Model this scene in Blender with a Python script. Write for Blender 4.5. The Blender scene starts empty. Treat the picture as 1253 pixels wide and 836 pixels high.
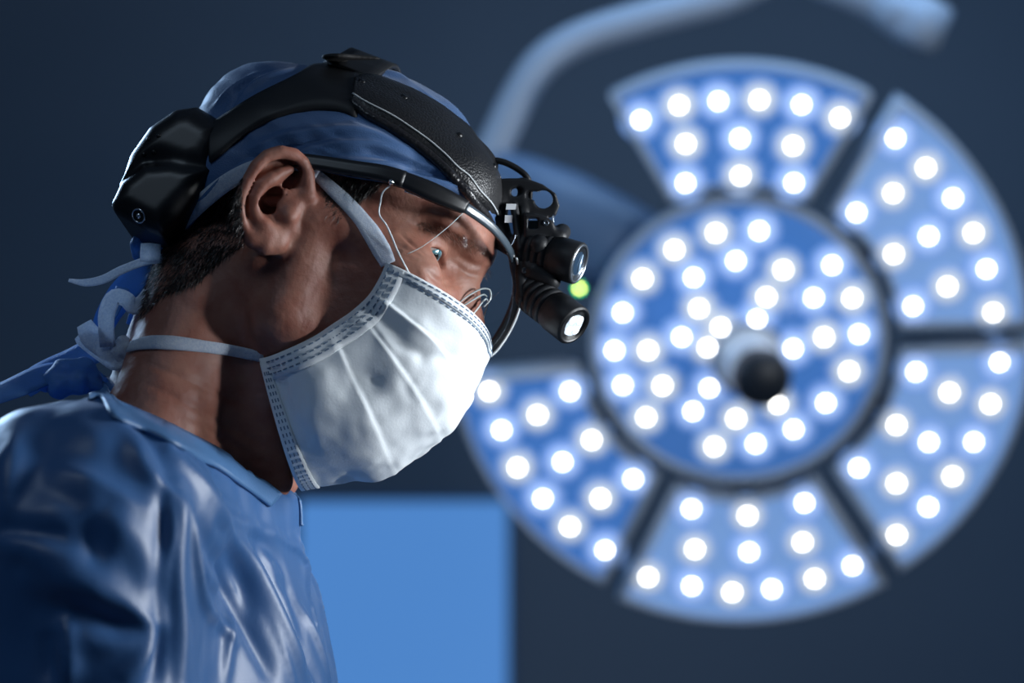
import bpy, bmesh, math, random, time
import numpy as np
from mathutils import Vector, Matrix
from mathutils.bvhtree import BVHTree
T0 = time.time()
random.seed(7); rng = np.random.default_rng(7)
sc = bpy.context.scene

# ------------------------------------------------------------------ camera
D = 1600.0            # mm, camera to the reference plane through the head
S = 0.5               # mm per photograph pixel in that plane (photo 1253 x 836)
PITCH = math.radians(8)
CAM = np.array([0.0, -1.6 * math.cos(PITCH), 1.30])
RT = np.array([1.0, 0, 0]); FW = np.array([0, math.cos(PITCH), math.sin(PITCH)]); UP = np.array([0, -math.sin(PITCH), math.cos(PITCH)])
cd = bpy.data.cameras.new('camera'); cam = bpy.data.objects.new('camera', cd); sc.collection.objects.link(cam)
cam.location = CAM; cam.rotation_euler = (math.pi / 2 + PITCH, 0, 0)
cd.sensor_width = 36; cd.lens = 36 * D / (1253 * S)
cd.clip_start = 0.05
cd.dof.use_dof = True; cd.dof.focus_distance = 1.555; cd.dof.aperture_fstop = 4.3
sc.camera = cam
# ------------------------------------------------------------------ world, lights, exposure
w = bpy.data.worlds.new('world'); sc.world = w; w.use_nodes = True
w.node_tree.nodes['Background'].inputs[0].default_value = (0.10, 0.22, 0.42, 1)
w.node_tree.nodes['Background'].inputs[1].default_value = 0.04
sc.view_settings.view_transform = 'Standard'; sc.view_settings.look = 'None'
sc.view_settings.exposure = 0.0; sc.view_settings.gamma = 1.0; sc.view_settings.use_curve_mapping = False
sc.cycles.use_denoising = True
def area(name, loc, target, size, power, col, sy=None, spread=180):
    l = bpy.data.lights.new(name, 'AREA'); l.energy = power; l.color = col; l.size = size; l.spread = math.radians(spread)
    if sy: l.shape = 'RECTANGLE'; l.size_y = sy
    o = bpy.data.objects.new(name, l); sc.collection.objects.link(o); o.location = loc
    o.rotation_euler = (Vector(target) - Vector(loc)).to_track_quat('-Z', 'Y').to_euler(); return o
area('key_light', (1.08, -0.04, 1.66), (0.0, 0.0, 1.50), 0.36, 17, (0.90, 0.95, 1.0))  # unseen broad key light, added for ear and gown highlights
def beam(name, loc, target, deg, power, col, r):     # the focused pool of an operating lamp beside the camera
    l = bpy.data.lights.new(name, 'SPOT'); l.energy = power; l.color = col; l.spot_size = math.radians(deg); l.spot_blend = 1.0; l.shadow_soft_size = r
    o = bpy.data.objects.new(name, l); sc.collection.objects.link(o); o.location = loc
    o.rotation_euler = (Vector(target) - Vector(loc)).to_track_quat('-Z', 'Y').to_euler(); return o
beam('operating_lamp_beam', (1.02, -0.42, 1.52), (0.035, -0.03, 1.535), 13.5, 105, (0.90, 0.95, 1.0), 0.10)
area('rim_light', (-0.9, 1.0, 2.1), (-0.15, 0.0, 1.50), 0.40, 14, (0.45, 0.68, 1.0))  # unseen cool light, added to rim the ear and battery box and brighten the ties
area('fill_wall', (0.7, 1.4, 3.05), (0.7, 3.1, 1.2), 1.4, 25, (0.42, 0.66, 1.0))  # unseen area light, added to brighten the back wall
area('fill_front', (-0.7, -1.4, 3.05), (-0.15, 0.1, 1.35), 0.9, 9, (0.62, 0.80, 1.0))  # unseen fill light, added from the camera side for gown and mask

# ------------------------------------------------------------------ frames and helpers
def P(px, py, w=0.0):                       # photo pixel at w mm in front of the reference plane -> camera frame mm
    k = S * (D - w) / D
    return np.array([(px - 626.5) * k, (418 - py) * k, w])
def c2w(v):                                  # camera frame mm -> world m
    v = np.atleast_2d(np.asarray(v, float))
    return CAM + (v[:, :1] * RT + v[:, 1:2] * UP + (D - v[:, 2:3]) * FW) / 1000.0
def w2c(v):
    r = (np.atleast_2d(np.asarray(v, float)) - CAM) * 1000.0
    return np.stack([r @ RT, r @ UP, D - r @ FW], 1)
PH, YW, RL = math.radians(22), math.radians(12), math.radians(14)  # head bowed, turned a little towards the camera, its top leaning away
f0 = np.array([math.cos(PH), -math.sin(PH), 0]); tz = np.array([math.sin(PH), math.cos(PH), 0]); kk = np.array([0, 0, 1.0])
fx = math.cos(YW) * f0 + math.sin(YW) * kk; ly = math.cos(YW) * kk - math.sin(YW) * f0
ly, tz = math.cos(RL) * ly + math.sin(RL) * tz, math.cos(RL) * tz - math.sin(RL) * ly
HM = np.stack([fx, ly, tz])                  # rows: head axes (forward, towards camera, up)
HO = P(362, 262, 70) - 72 * ly
def L(x, y, z): return HO + x * fx + y * ly + z * tz          # head frame -> camera frame
def Lv(v): return HO + np.asarray(v) @ HM
def toL(v): return (np.asarray(v) - HO) @ HM.T
def PM(px, py, y=0.0):                       # pixel ray meets the head plane y = const
    o = np.array([0, 0, D]); d = P(px, py, 0) - o
    t = (y - (o - HO) @ ly) / (d @ ly)
    return o + t * d
def mirror(v):
    q = toL(v); q = np.array(q); q[..., 1] *= -1; return Lv(q)

MATS = {}
def mat(name, col, rough=0.5, metal=0.0, **kw):
    if name in MATS: return MATS[name]
    m = bpy.data.materials.new(name); m.use_nodes = True; b = m.node_tree.nodes['Principled BSDF']
    b.inputs['Base Color'].default_value = (*col, 1); b.inputs['Roughness'].default_value = rough; b.inputs['Metallic'].default_value = metal
    nt = m.node_tree
    for k, v in kw.items():
        if k == 'emit': b.inputs['Emission Color'].default_value = (*v[0], 1); b.inputs['Emission Strength'].default_value = v[1]
        elif k == 'sss': b.inputs['Subsurface Weight'].default_value = v[0]; b.inputs['Subsurface Radius'].default_value = v[1]; b.inputs['Subsurface Scale'].default_value = v[2]
        elif k == 'sheen': b.inputs['Sheen Weight'].default_value = v
        elif k == 'coat': b.inputs['Coat Weight'].default_value = v; b.inputs['Coat Roughness'].default_value = 0.15
        elif k == 'translucent':
            tl = nt.nodes.new('ShaderNodeBsdfTranslucent'); tl.inputs[0].default_value = (*col, 1); mxs = nt.nodes.new('ShaderNodeMixShader'); mxs.inputs[0].default_value = v
            nt.links.new(b.outputs[0], mxs.inputs[1]); nt.links.new(tl.outputs[0], mxs.inputs[2]); nt.links.new(mxs.outputs[0], nt.nodes['Material Output'].inputs[0])
        elif k == 'spec': b.inputs['Specular IOR Level'].default_value = v
        elif k == 'trans': b.inputs['Transmission Weight'].default_value = v
        elif k == 'bump':                    # (scale, strength, distance[, 'weave'])
            tc = nt.nodes.new('ShaderNodeTexCoord'); bp = nt.nodes.new('ShaderNodeBump')
            bp.inputs['Strength'].default_value = v[1]; bp.inputs['Distance'].default_value = v[2]
            if len(v) > 3:
                t = nt.nodes.new('ShaderNodeTexVoronoi'); t.inputs['Scale'].default_value = v[0]
                nt.links.new(t.outputs['Distance'], bp.inputs['Height'])
            else:
                t = nt.nodes.new('ShaderNodeTexNoise'); t.inputs['Scale'].default_value = v[0]; t.inputs['Detail'].default_value = 4
                nt.links.new(t.outputs['Fac'], bp.inputs['Height'])
            nt.links.new(tc.outputs['Object'], t.inputs['Vector']); nt.links.new(bp.outputs['Normal'], b.inputs['Normal'])
        elif k == 'mott':                    # (scale, second colour, amount)
            tc = nt.nodes.new('ShaderNodeTexCoord'); t = nt.nodes.new('ShaderNodeTexNoise'); t.inputs['Scale'].default_value = v[0]; t.inputs['Detail'].default_value = 5
            mx = nt.nodes.new('ShaderNodeMix'); mx.data_type = 'RGBA'; rp = nt.nodes.new('ShaderNodeValToRGB')
            rp.color_ramp.elements[0].position = 0.35; rp.color_ramp.elements[1].position = 0.7
            rp.color_ramp.elements[1].color = (v[2], v[2], v[2], 1)
            nt.links.new(tc.outputs['Object'], t.inputs['Vector']); nt.links.new(t.outputs['Fac'], rp.inputs[0]); nt.links.new(rp.outputs[0], mx.inputs[0])
            mx.inputs[6].default_value = (*col, 1); mx.inputs[7].default_value = (*v[1], 1); nt.links.new(mx.outputs[2], b.inputs['Base Color'])
    MATS[name] = m; return m

def mk(name, V, F, m, parent=None, smooth=True, world=False, edges=None):
    """one mesh object; V in camera-frame mm (or world m); F an (n,4)/(n,3) array or a list of faces"""
    me = bpy.data.meshes.new(name)
    V = np.asarray(V, float) if world else c2w(V)
    off = np.zeros(3)
    if parent is None: off = np.array([*V[:, :2].mean(0), V[:, 2].min()])
    V = V - off
    if isinstance(F, np.ndarray):
        n, k = F.shape
        me.vertices.add(len(V)); me.vertices.foreach_set('co', V.astype(np.float32).ravel())
        me.loops.add(n * k); me.loops.foreach_set('vertex_index', F.astype(np.int32).ravel())
        me.polygons.add(n); me.polygons.foreach_set('loop_start', (np.arange(n) * k).astype(np.int32)); me.polygons.foreach_set('loop_total', np.full(n, k, np.int32))
        me.update(calc_edges=True)
    else:
        me.from_pydata([tuple(v) for v in V], [], [tuple(int(i) for i in f) for f in F]); me.update()
    if smooth: me.polygons.foreach_set('use_smooth', np.ones(len(me.polygons), bool))
    for q in (m if isinstance(m, (list, tuple)) else [m]): me.materials.append(q)
    o = bpy.data.objects.new(name, me); sc.collection.objects.link(o); o.location = off
    if parent is not None: attach(o, parent)
    return o
def wmat(p):
    m = p.matrix_basis.copy()
    return wmat(p.parent) @ p.matrix_parent_inverse @ m if p.parent else m
def attach(o, p):
    o.parent = p; o.matrix_parent_inverse = wmat(p).inverted()
def thing(name, label, cat, base):
    o = bpy.data.objects.new(name, None); sc.collection.objects.link(o); o.location = base; o.empty_display_size = 0.05
    o['label'] = label; o['category'] = cat; return o
def merge(parts):
    vs, fs, n = [], [], 0
    for v, f in parts:
        vs.append(np.asarray(v, float)); fs += [tuple(i + n for i in q) for q in f]; n += len(v)
    return np.concatenate(vs), fs
def catmull(pts, n):
    p = np.asarray(pts, float); q = np.vstack([2 * p[0] - p[1], p, 2 * p[-1] - p[-2]]); out = []
    m = len(p) - 1; ts = np.linspace(0, m, n)
    for t in ts:
        i = min(int(t), m - 1); u = t - i; a, b, c, d = q[i:i + 4]
        out.append(0.5 * (2 * b + (c - a) * u + (2 * a - 5 * b + 4 * c - d) * u * u + (3 * b - a - 3 * c + d) * u ** 3))
    return np.array(out)
def unit(v): v = np.asarray(v, float); return v / (np.linalg.norm(v, axis=-1, keepdims=True) + 1e-12)
def tube(pts, r, seg=10, n=None, caps=True):
    p = catmull(pts, n) if n else np.asarray(pts, float)
    k = len(p); r = np.full(k, r, float) if np.isscalar(r) else np.interp(np.linspace(0, 1, k), np.linspace(0, 1, len(r)), r)
    t = unit(np.gradient(p, axis=0)); a = np.cross(t[0], [0.3, 0.5, 0.8]); a = unit(a); V = []
    for i in range(k):
        a = unit(a - t[i] * (a @ t[i])); b = np.cross(t[i], a)
        for j in range(seg):
            g = 2 * math.pi * j / seg; V.append(p[i] + r[i] * (math.cos(g) * a + math.sin(g) * b))
    F = [(i * seg + j, i * seg + (j + 1) % seg, (i + 1) * seg + (j + 1) % seg, (i + 1) * seg + j) for i in range(k - 1) for j in range(seg)]
    if caps: F += [tuple(range(seg))[::-1], tuple((k - 1) * seg + j for j in range(seg))]
    return np.array(V), F
def lathe(c, axis, prof, seg=40):
    """prof: (distance along the axis, radius)"""
    ax = unit(axis); a = unit(np.cross(ax, [0.1, 0.9, 0.2])); b = np.cross(ax, a); V = []
    for d, r in prof:
        for j in range(seg):
            g = 2 * math.pi * j / seg; V.append(np.asarray(c) + d * ax + r * (math.cos(g) * a + math.sin(g) * b))
    k = len(prof)
    F = [(i * seg + j, i * seg + (j + 1) % seg, (i + 1) * seg + (j + 1) % seg, (i + 1) * seg + j) for i in range(k - 1) for j in range(seg)]
    F += [tuple(range(seg))[::-1], tuple((k - 1) * seg + j for j in range(seg))]
    return np.array(V), F
def ribbon(c, side, nrm, wid, th=0.6, cols=4, curl=0.0):
    """strip along c; side = across direction, nrm = face direction, per point"""
    c = np.asarray(c, float); k = len(c); side = unit(side) * np.ones((k, 1)); nrm = unit(nrm) * np.ones((k, 1))
    wid = np.full(k, wid, float) if np.isscalar(wid) else np.interp(np.linspace(0, 1, k), np.linspace(0, 1, len(wid)), wid)
    V = []
    for layer in (1, -1):
        for i in range(k):
            for j in range(cols + 1):
                q = j / cols * 2 - 1
                V.append(c[i] + side[i] * wid[i] / 2 * q + nrm[i] * (th / 2 * layer + curl * (1 - q * q) * wid[i]))
    n = cols + 1; o = k * n; F = []
    for i in range(k - 1):
        for j in range(cols):
            a = i * n + j; F.append((a, a + 1, a + n + 1, a + n)); F.append((o + a, o + a + n, o + a + n + 1, o + a + 1))
    for i in range(k - 1):
        a = i * n; F.append((a, a + n, o + a + n, o + a)); a = i * n + cols; F.append((a, o + a, o + a + n, a + n))
    for i in (0, k - 1):
        for j in range(cols):
            a = i * n + j; F.append((a, o + a, o + a + 1, a + 1) if i == 0 else (a, a + 1, o + a + 1, o + a))
    return np.array(V), F
# -------- signed-distance sculpting, meshed with surface nets
class Field:
    def __init__(s, lo, hi, h):
        s.lo = np.asarray(lo, float); s.h = h
        s.n = np.ceil((np.asarray(hi, float) - s.lo) / h).astype(int) + 1
        s.F = np.full(tuple(s.n), 40.0, np.float32)
        s.ax = [(s.lo[i] + np.arange(s.n[i]) * h).astype(np.float32) for i in range(3)]
    def block(s, lo, hi):
        a = np.clip(np.floor((np.asarray(lo) - s.lo) / s.h).astype(int), 0, s.n); b = np.clip(np.ceil((np.asarray(hi) - s.lo) / s.h).astype(int) + 1, 0, s.n)
        sl = tuple(slice(a[i], b[i]) for i in range(3))
        return sl, (s.ax[0][sl[0]][:, None, None], s.ax[1][sl[1]][None, :, None], s.ax[2][sl[2]][None, None, :])
    def op(s, fn, c, R, k=6.0, mode='add'):
        m = k + 4 * s.h; c = np.asarray(c, float); sl, X = s.block(c - R - m, c + R + m)
        f = s.F[sl]
        if f.size == 0: return
        d = fn(*X).astype(np.float32)
        if mode == 'add':
            hh = np.clip(0.5 + 0.5 * (f - d) / k, 0, 1); s.F[sl] = f * (1 - hh) + d * hh - k * hh * (1 - hh)
        else:
            d = -d; hh = np.clip(0.5 - 0.5 * (f - d) / k, 0, 1); s.F[sl] = f * (1 - hh) + d * hh + k * hh * (1 - hh)
    def ell(s, c, r, k=6, mode='add', M=None):
        c = np.asarray(c, float); r = np.asarray(r, float)
        def fn(x, y, z):
            x = x - c[0]; y = y - c[1]; z = z - c[2]
            if M is not None: x, y, z = (M[i][0] * x + M[i][1] * y + M[i][2] * z for i in range(3))
            k0 = np.sqrt((x / r[0]) ** 2 + (y / r[1]) ** 2 + (z / r[2]) ** 2); k1 = np.sqrt((x / r[0] ** 2) ** 2 + (y / r[1] ** 2) ** 2 + (z / r[2] ** 2) ** 2)
            return k0 * (k0 - 1) / (k1 + 1e-6)
        s.op(fn, c, r.max(), k, mode)
    def cap(s, a, b, ra, rb=None, k=6, mode='add'):
        a = np.asarray(a, float); b = np.asarray(b, float); rb = ra if rb is None else rb; ab = b - a; L2 = ab @ ab + 1e-9
        def fn(x, y, z):
            x = x - a[0]; y = y - a[1]; z = z - a[2]
            t = np.clip((x * ab[0] + y * ab[1] + z * ab[2]) / L2, 0, 1)
            return np.sqrt((x - t * ab[0]) ** 2 + (y - t * ab[1]) ** 2 + (z - t * ab[2]) ** 2) - (ra + (rb - ra) * t)
        s.op(fn, (a + b) / 2, np.linalg.norm(ab) / 2 + max(ra, rb), k, mode)
    def chain(s, pts, r, k=3, mode='add'):
        r = [r] * len(pts) if np.isscalar(r) else r
        pts = np.asarray(pts, float)
        def fn(x, y, z):
            best = None
            for i in range(len(pts) - 1):
                a = pts[i]; ab = pts[i + 1] - a; L2 = ab @ ab + 1e-9; X, Y, Z = x - a[0], y - a[1], z - a[2]
                t = np.clip((X * ab[0] + Y * ab[1] + Z * ab[2]) / L2, 0, 1)
                d = np.sqrt((X - t * ab[0]) ** 2 + (Y - t * ab[1]) ** 2 + (Z - t * ab[2]) ** 2) - (r[i] + (r[i + 1] - r[i]) * t)
                best = d if best is None else np.minimum(best, d)
            return best
        c = (pts.min(0) + pts.max(0)) / 2; s.op(fn, c, np.abs(pts - c).max() + max(r), k, mode)
    def box(s, c, half, rnd, k=2, mode='add', M=None):
        c = np.asarray(c, float); hf = np.asarray(half, float) - rnd; M = np.eye(3) if M is None else M
        def fn(x, y, z):
            x = x - c[0]; y = y - c[1]; z = z - c[2]; q = [np.abs(M[i][0] * x + M[i][1] * y + M[i][2] * z) - hf[i] for i in range(3)]
            return np.sqrt(sum(np.maximum(a, 0) ** 2 for a in q)) + np.minimum(np.maximum(np.maximum(q[0], q[1]), q[2]), 0) - rnd
        s.op(fn, c, np.linalg.norm(half), k, mode)
    def poly(s, pts, o, e1, e2, half, rnd=1.0, k=2, mode='add'):
        """a plate: polygon pts (2-D in e1,e2 about o), half thickness along e1 x e2"""
        pts = np.asarray(pts, float); e3 = np.cross(e1, e2); o = np.asarray(o, float)
        def fn(x, y, z):
            x = x - o[0]; y = y - o[1]; z = z - o[2]
            X = e1[0] * x + e1[1] * y + e1[2] * z; Y = e2[0] * x + e2[1] * y + e2[2] * z; Z = e3[0] * x + e3[1] * y + e3[2] * z
            dd = np.full(X.shape, 1e9, np.float32); ins = np.zeros(X.shape, bool)
            for i in range(len(pts)):
                a, b = pts[i], pts[(i + 1) % len(pts)]; e = b - a; px = X - a[0]; py = Y - a[1]
                t = np.clip((px * e[0] + py * e[1]) / (e @ e), 0, 1); dd = np.minimum(dd, (px - e[0] * t) ** 2 + (py - e[1] * t) ** 2)
                ins ^= ((a[1] > Y) != (b[1] > Y)) & (X < (b[0] - a[0]) * (Y - a[1]) / (b[1] - a[1] + 1e-9) + a[0])
            q0 = np.sqrt(dd) * np.where(ins, -1, 1) + rnd; q1 = np.abs(Z) - half + rnd
            return np.sqrt(np.maximum(q0, 0) ** 2 + np.maximum(q1, 0) ** 2) + np.minimum(np.maximum(q0, q1), 0) - rnd
        s.op(fn, o + pts.mean(0)[0] * e1 + pts.mean(0)[1] * e2, np.abs(pts - pts.mean(0)).max() * 1.5 + half, k, mode)
    def half(s, n, c, k=4):                  # keep the side where n.(x-c) < 0
        n = unit(n); x, y, z = s.ax[0][:, None, None], s.ax[1][None, :, None], s.ax[2][None, None, :]
        d = (n[0] * (x - c[0]) + n[1] * (y - c[1]) + n[2] * (z - c[2])).astype(np.float32)
        hh = np.clip(0.5 - 0.5 * (s.F - d) / k, 0, 1); s.F = s.F * (1 - hh) + d * hh + k * hh * (1 - hh)
    def mesh(s, smooth=1):
        F = s.F
        for i in range(3):                   # close the solid at the box
            sl = [slice(None)] * 3
            for e in (0, -1): sl[i] = e; F[tuple(sl)] = np.maximum(F[tuple(sl)], 0.5 * s.h); sl[i] = slice(None)
        I = F < 0; nx, ny, nz = F.shape
        def cs(A, d): return A[d[0]:nx - 1 + d[0], d[1]:ny - 1 + d[1], d[2]:nz - 1 + d[2]]
        cor = [(a, b, c) for a in (0, 1) for b in (0, 1) for c in (0, 1)]
        cnt = sum(cs(I, d).astype(np.int8) for d in cor); cell = np.argwhere((cnt > 0) & (cnt < 8))
        vid = np.full((nx - 1, ny - 1, nz - 1), -1, np.int64); vid[tuple(cell.T)] = np.arange(len(cell))
        val = {d: F[cell[:, 0] + d[0], cell[:, 1] + d[1], cell[:, 2] + d[2]] for d in cor}
        acc = np.zeros((len(cell), 3)); num = np.zeros(len(cell))
        for a in cor:
            for i in range(3):
                if a[i] == 0:
                    b = list(a); b[i] = 1; b = tuple(b); fa, fb = val[a], val[b]; m = (fa < 0) != (fb < 0)
                    t = np.where(m, fa / np.where(m, fa - fb, 1), 0); p = np.tile(np.array(a, float), (len(cell), 1)); p[:, i] = t
                    acc[m] += p[m]; num[m] += 1
        V = s.lo + (cell + acc / num[:, None]) * s.h; Q = []
        for i in range(3):
            j, k = (i + 1) % 3, (i + 2) % 3
            A = [slice(None)] * 3; B = [slice(None)] * 3; A[i] = slice(0, -1); B[i] = slice(1, None)
            E = np.argwhere(I[tuple(A)] != I[tuple(B)]); E = E[(E[:, j] > 0) & (E[:, k] > 0) & (E[:, j] < F.shape[j] - 1) & (E[:, k] < F.shape[k] - 1)]
            def g(dj, dk): q = E.copy(); q[:, j] += dj; q[:, k] += dk; return vid[q[:, 0], q[:, 1], q[:, 2]]
            q = np.stack([g(-1, -1), g(0, -1), g(0, 0), g(-1, 0)], 1); flip = ~I[tuple(E.T)]
            q[flip] = q[flip][:, ::-1]; Q.append(q)
        Q = np.concatenate(Q); Q = Q[(Q >= 0).all(1)]
        for _ in range(smooth): V = relax(V, Q, 0.5)
        return V, Q
def relax(V, Q, f):
    acc = np.zeros_like(V); n = np.zeros(len(V)); k = Q.shape[1]
    for a in range(k):
        for b in ((a + 1) % k, (a - 1) % k):
            for d in range(3): acc[:, d] += np.bincount(Q[:, a], V[Q[:, b], d], len(V))
            n += np.bincount(Q[:, a], minlength=len(V))
    return V + f * (acc / np.maximum(n, 1)[:, None] - V)
def normals(V, Q):
    n = np.cross(V[Q[:, 2]] - V[Q[:, 0]], V[Q[:, 3 % Q.shape[1]]] - V[Q[:, 1]]); N = np.zeros_like(V)
    for a in range(Q.shape[1]):
        for d in range(3): N[:, d] += np.bincount(Q[:, a], n[:, d], len(V))
    return unit(N)
def bvh(V, Q): return BVHTree.FromPolygons([tuple(v) for v in V], [tuple(int(i) for i in q) for q in Q])
def cast(B, px, py, out=0.0):                # where the photo ray through a pixel meets a surface
    o = Vector((0, 0, D)); d = (Vector(P(px, py, 0)) - o).normalized(); h = B.ray_cast(o, d)
    if h[0] is None:
        return None, None
    n = np.array(h[1]); n = n if n[2] > 0 else -n
    return np.array(h[0]) + out * n, n
def castline(B, pts, n, out=0.0, spline=True):
    q = catmull(pts, n) if spline else np.asarray(pts, float); R = [cast(B, x, y, out) for x, y in q]
    hit = [i for i, r in enumerate(R) if r[0] is not None]
    if not hit: return np.zeros((0, 3)), np.zeros((0, 3))
    C, N = [], []
    for i, (x, y) in enumerate(q):
        if R[i][0] is not None: c, m = R[i]
        else: k = min(hit, key=lambda h: abs(h - i)); c = P(x, y, R[k][0][2]); m = R[k][1]
        C.append(c); N.append(m)
    return np.array(C), np.array(N)
def stroke(V, N, pts, wid, hgt, taper=True, asym=0.0):
    """raise (or sink) a soft fold along a polyline of 3-D points"""
    p = np.asarray(pts); lo = p.min(0) - 3 * wid; hi = p.max(0) + 3 * wid
    idx = np.where(((V > lo) & (V < hi)).all(1))[0]
    if len(idx) == 0: return
    v = V[idx]; best = np.full(len(idx), 1e9); par = np.zeros(len(idx)); m = len(p) - 1
    for i in range(m):
        e = p[i + 1] - p[i]; t = np.clip(((v - p[i]) @ e) / (e @ e + 1e-9), 0, 1); d = np.linalg.norm(v - p[i] - t[:, None] * e, axis=1)
        b = d < best; best[b] = d[b]; par[b] = (i + t[b]) / m
    am = np.exp(-(best / wid) ** 2) * hgt
    if taper: am *= np.clip(np.sin(np.pi * np.clip(par * 0.92 + 0.04, 0, 1)), 0, 1) ** 0.6
    V[idx] += N[idx] * am[:, None]
def vnoise(V, scale, seed=0):                # smooth value noise, vectorised
    r = np.random.default_rng(seed); G = r.standard_normal((32, 32, 32)); q = V / scale + 100.5; i = np.floor(q).astype(int); f = q - i; f = f * f * (3 - 2 * f); out = 0
    for a in (0, 1):
        for b in (0, 1):
            for c in (0, 1):
                wgt = (f[:, 0] if a else 1 - f[:, 0]) * (f[:, 1] if b else 1 - f[:, 1]) * (f[:, 2] if c else 1 - f[:, 2])
                out = out + wgt * G[(i[:, 0] + a) % 32, (i[:, 1] + b) % 32, (i[:, 2] + c) % 32]
    return out
# ------------------------------------------------------------------ the room
def boxmesh(x0, x1, y0, y1, z0, z1):
    V = [(x, y, z) for x in (x0, x1) for y in (y0, y1) for z in (z0, z1)]
    return np.array(V, float), [(0, 1, 3, 2), (4, 6, 7, 5), (0, 4, 5, 1), (2, 3, 7, 6), (0, 2, 6, 4), (1, 5, 7, 3)]
wallm = mat('wall_paint', (0.108, 0.152, 0.212), 0.55, mott=(1.3, (0.094, 0.134, 0.19), 0.6))
X0, X1, Y0, Y1, ZC = -2.4, 2.6, -2.7, 3.3, 3.1
def struct(name, b, m):
    o = mk(name, *boxmesh(*b), m, world=True, smooth=False); o['kind'] = 'structure'; return o
struct('floor', (X0, X1, Y0, Y1, -0.1, 0), mat('floor_vinyl', (0.10, 0.14, 0.19), 0.35, mott=(3, (0.08, 0.115, 0.16), 0.7)))
struct('ceiling', (X0, X1, Y0, Y1, ZC, ZC + 0.1), mat('ceiling_paint', (0.16, 0.20, 0.26), 0.7))
struct('wall_back', (X0, X1, Y1, Y1 + 0.1, 0, ZC), wallm)
struct('wall_front', (X0, X1, Y0 - 0.1, Y0, 0, ZC), wallm)
struct('wall_left', (X0 - 0.1, X0, Y0, Y1, 0, ZC), wallm)
struct('wall_right', (X1, X1 + 0.1, Y0, Y1, 0, ZC), wallm)
# glowing blue panel on the back wall, its place read off the photo on the wall's plane
def onwall(px, py, y):
    d = (c2w(P(px, py, 0))[0] - CAM); t = (y - CAM[1]) / d[1]; return CAM + t * d
a = onwall(359, 606, Y1 - 0.03); b = onwall(629, 836, Y1 - 0.03); z0 = b[2] - 0.22
lp = thing('light_panel', 'glowing blue upright rectangular panel on the dark back wall', 'light panel', (a[0] / 2 + b[0] / 2, Y1, z0))
fr = [boxmesh(a[0], b[0], Y1 - 0.02, Y1 - 0.0005, z0, a[2])]
mk('backing', *merge(fr), mat('panel_backing', (0.05, 0.07, 0.1), 0.5), lp, world=True, smooth=False)
t = 0.012
fr = [boxmesh(a[0], b[0], Y1 - 0.045, Y1 - 0.02, a[2] - t, a[2]), boxmesh(a[0], b[0], Y1 - 0.045, Y1 - 0.02, z0, z0 + t),
      boxmesh(a[0], a[0] + t, Y1 - 0.045, Y1 - 0.02, z0 + t, a[2] - t), boxmesh(b[0] - t, b[0], Y1 - 0.045, Y1 - 0.02, z0 + t, a[2] - t)]
mk('frame', *merge(fr), mat('panel_frame', (0.05, 0.12, 0.25), 0.4), lp, world=True, smooth=False)
mk('glowing_screen', *boxmesh(a[0] + t, b[0] - t, Y1 - 0.035, Y1 - 0.02, z0 + t, a[2] - t),
   mat('panel_glow', (0.05, 0.12, 0.25), 0.4, emit=((0.072, 0.225, 0.56), 0.95)), lp, world=True, smooth=False)

# ------------------------------------------------------------------ the operating light behind the surgeon
LD = 1400.0                                   # mm behind the reference plane: a 0.66 m wide lamp head
def Q(px, py, dz=0): return P(px, py, -LD + dz)
lm = lambda px: px * S * (D + LD) / D         # photo pixels -> mm at the lamp
lamp_c = Q(903, 418)
lamp = thing('operating_light', 'large round operating light with five glowing petal segments and a bright hub', 'surgical light', c2w(lamp_c)[0])
housm = mat('lamp_housing', (0.55, 0.63, 0.74), 0.35); rimm = mat('lamp_rim', (0.50, 0.58, 0.70), 0.3)
darkm = mat('lamp_gap_grey', (0.05, 0.08, 0.12), 0.4)
coverm = mat('lamp_cover', (0.05, 0.14, 0.36), 0.2, emit=((0.045, 0.145, 0.42), 0.85))
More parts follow.
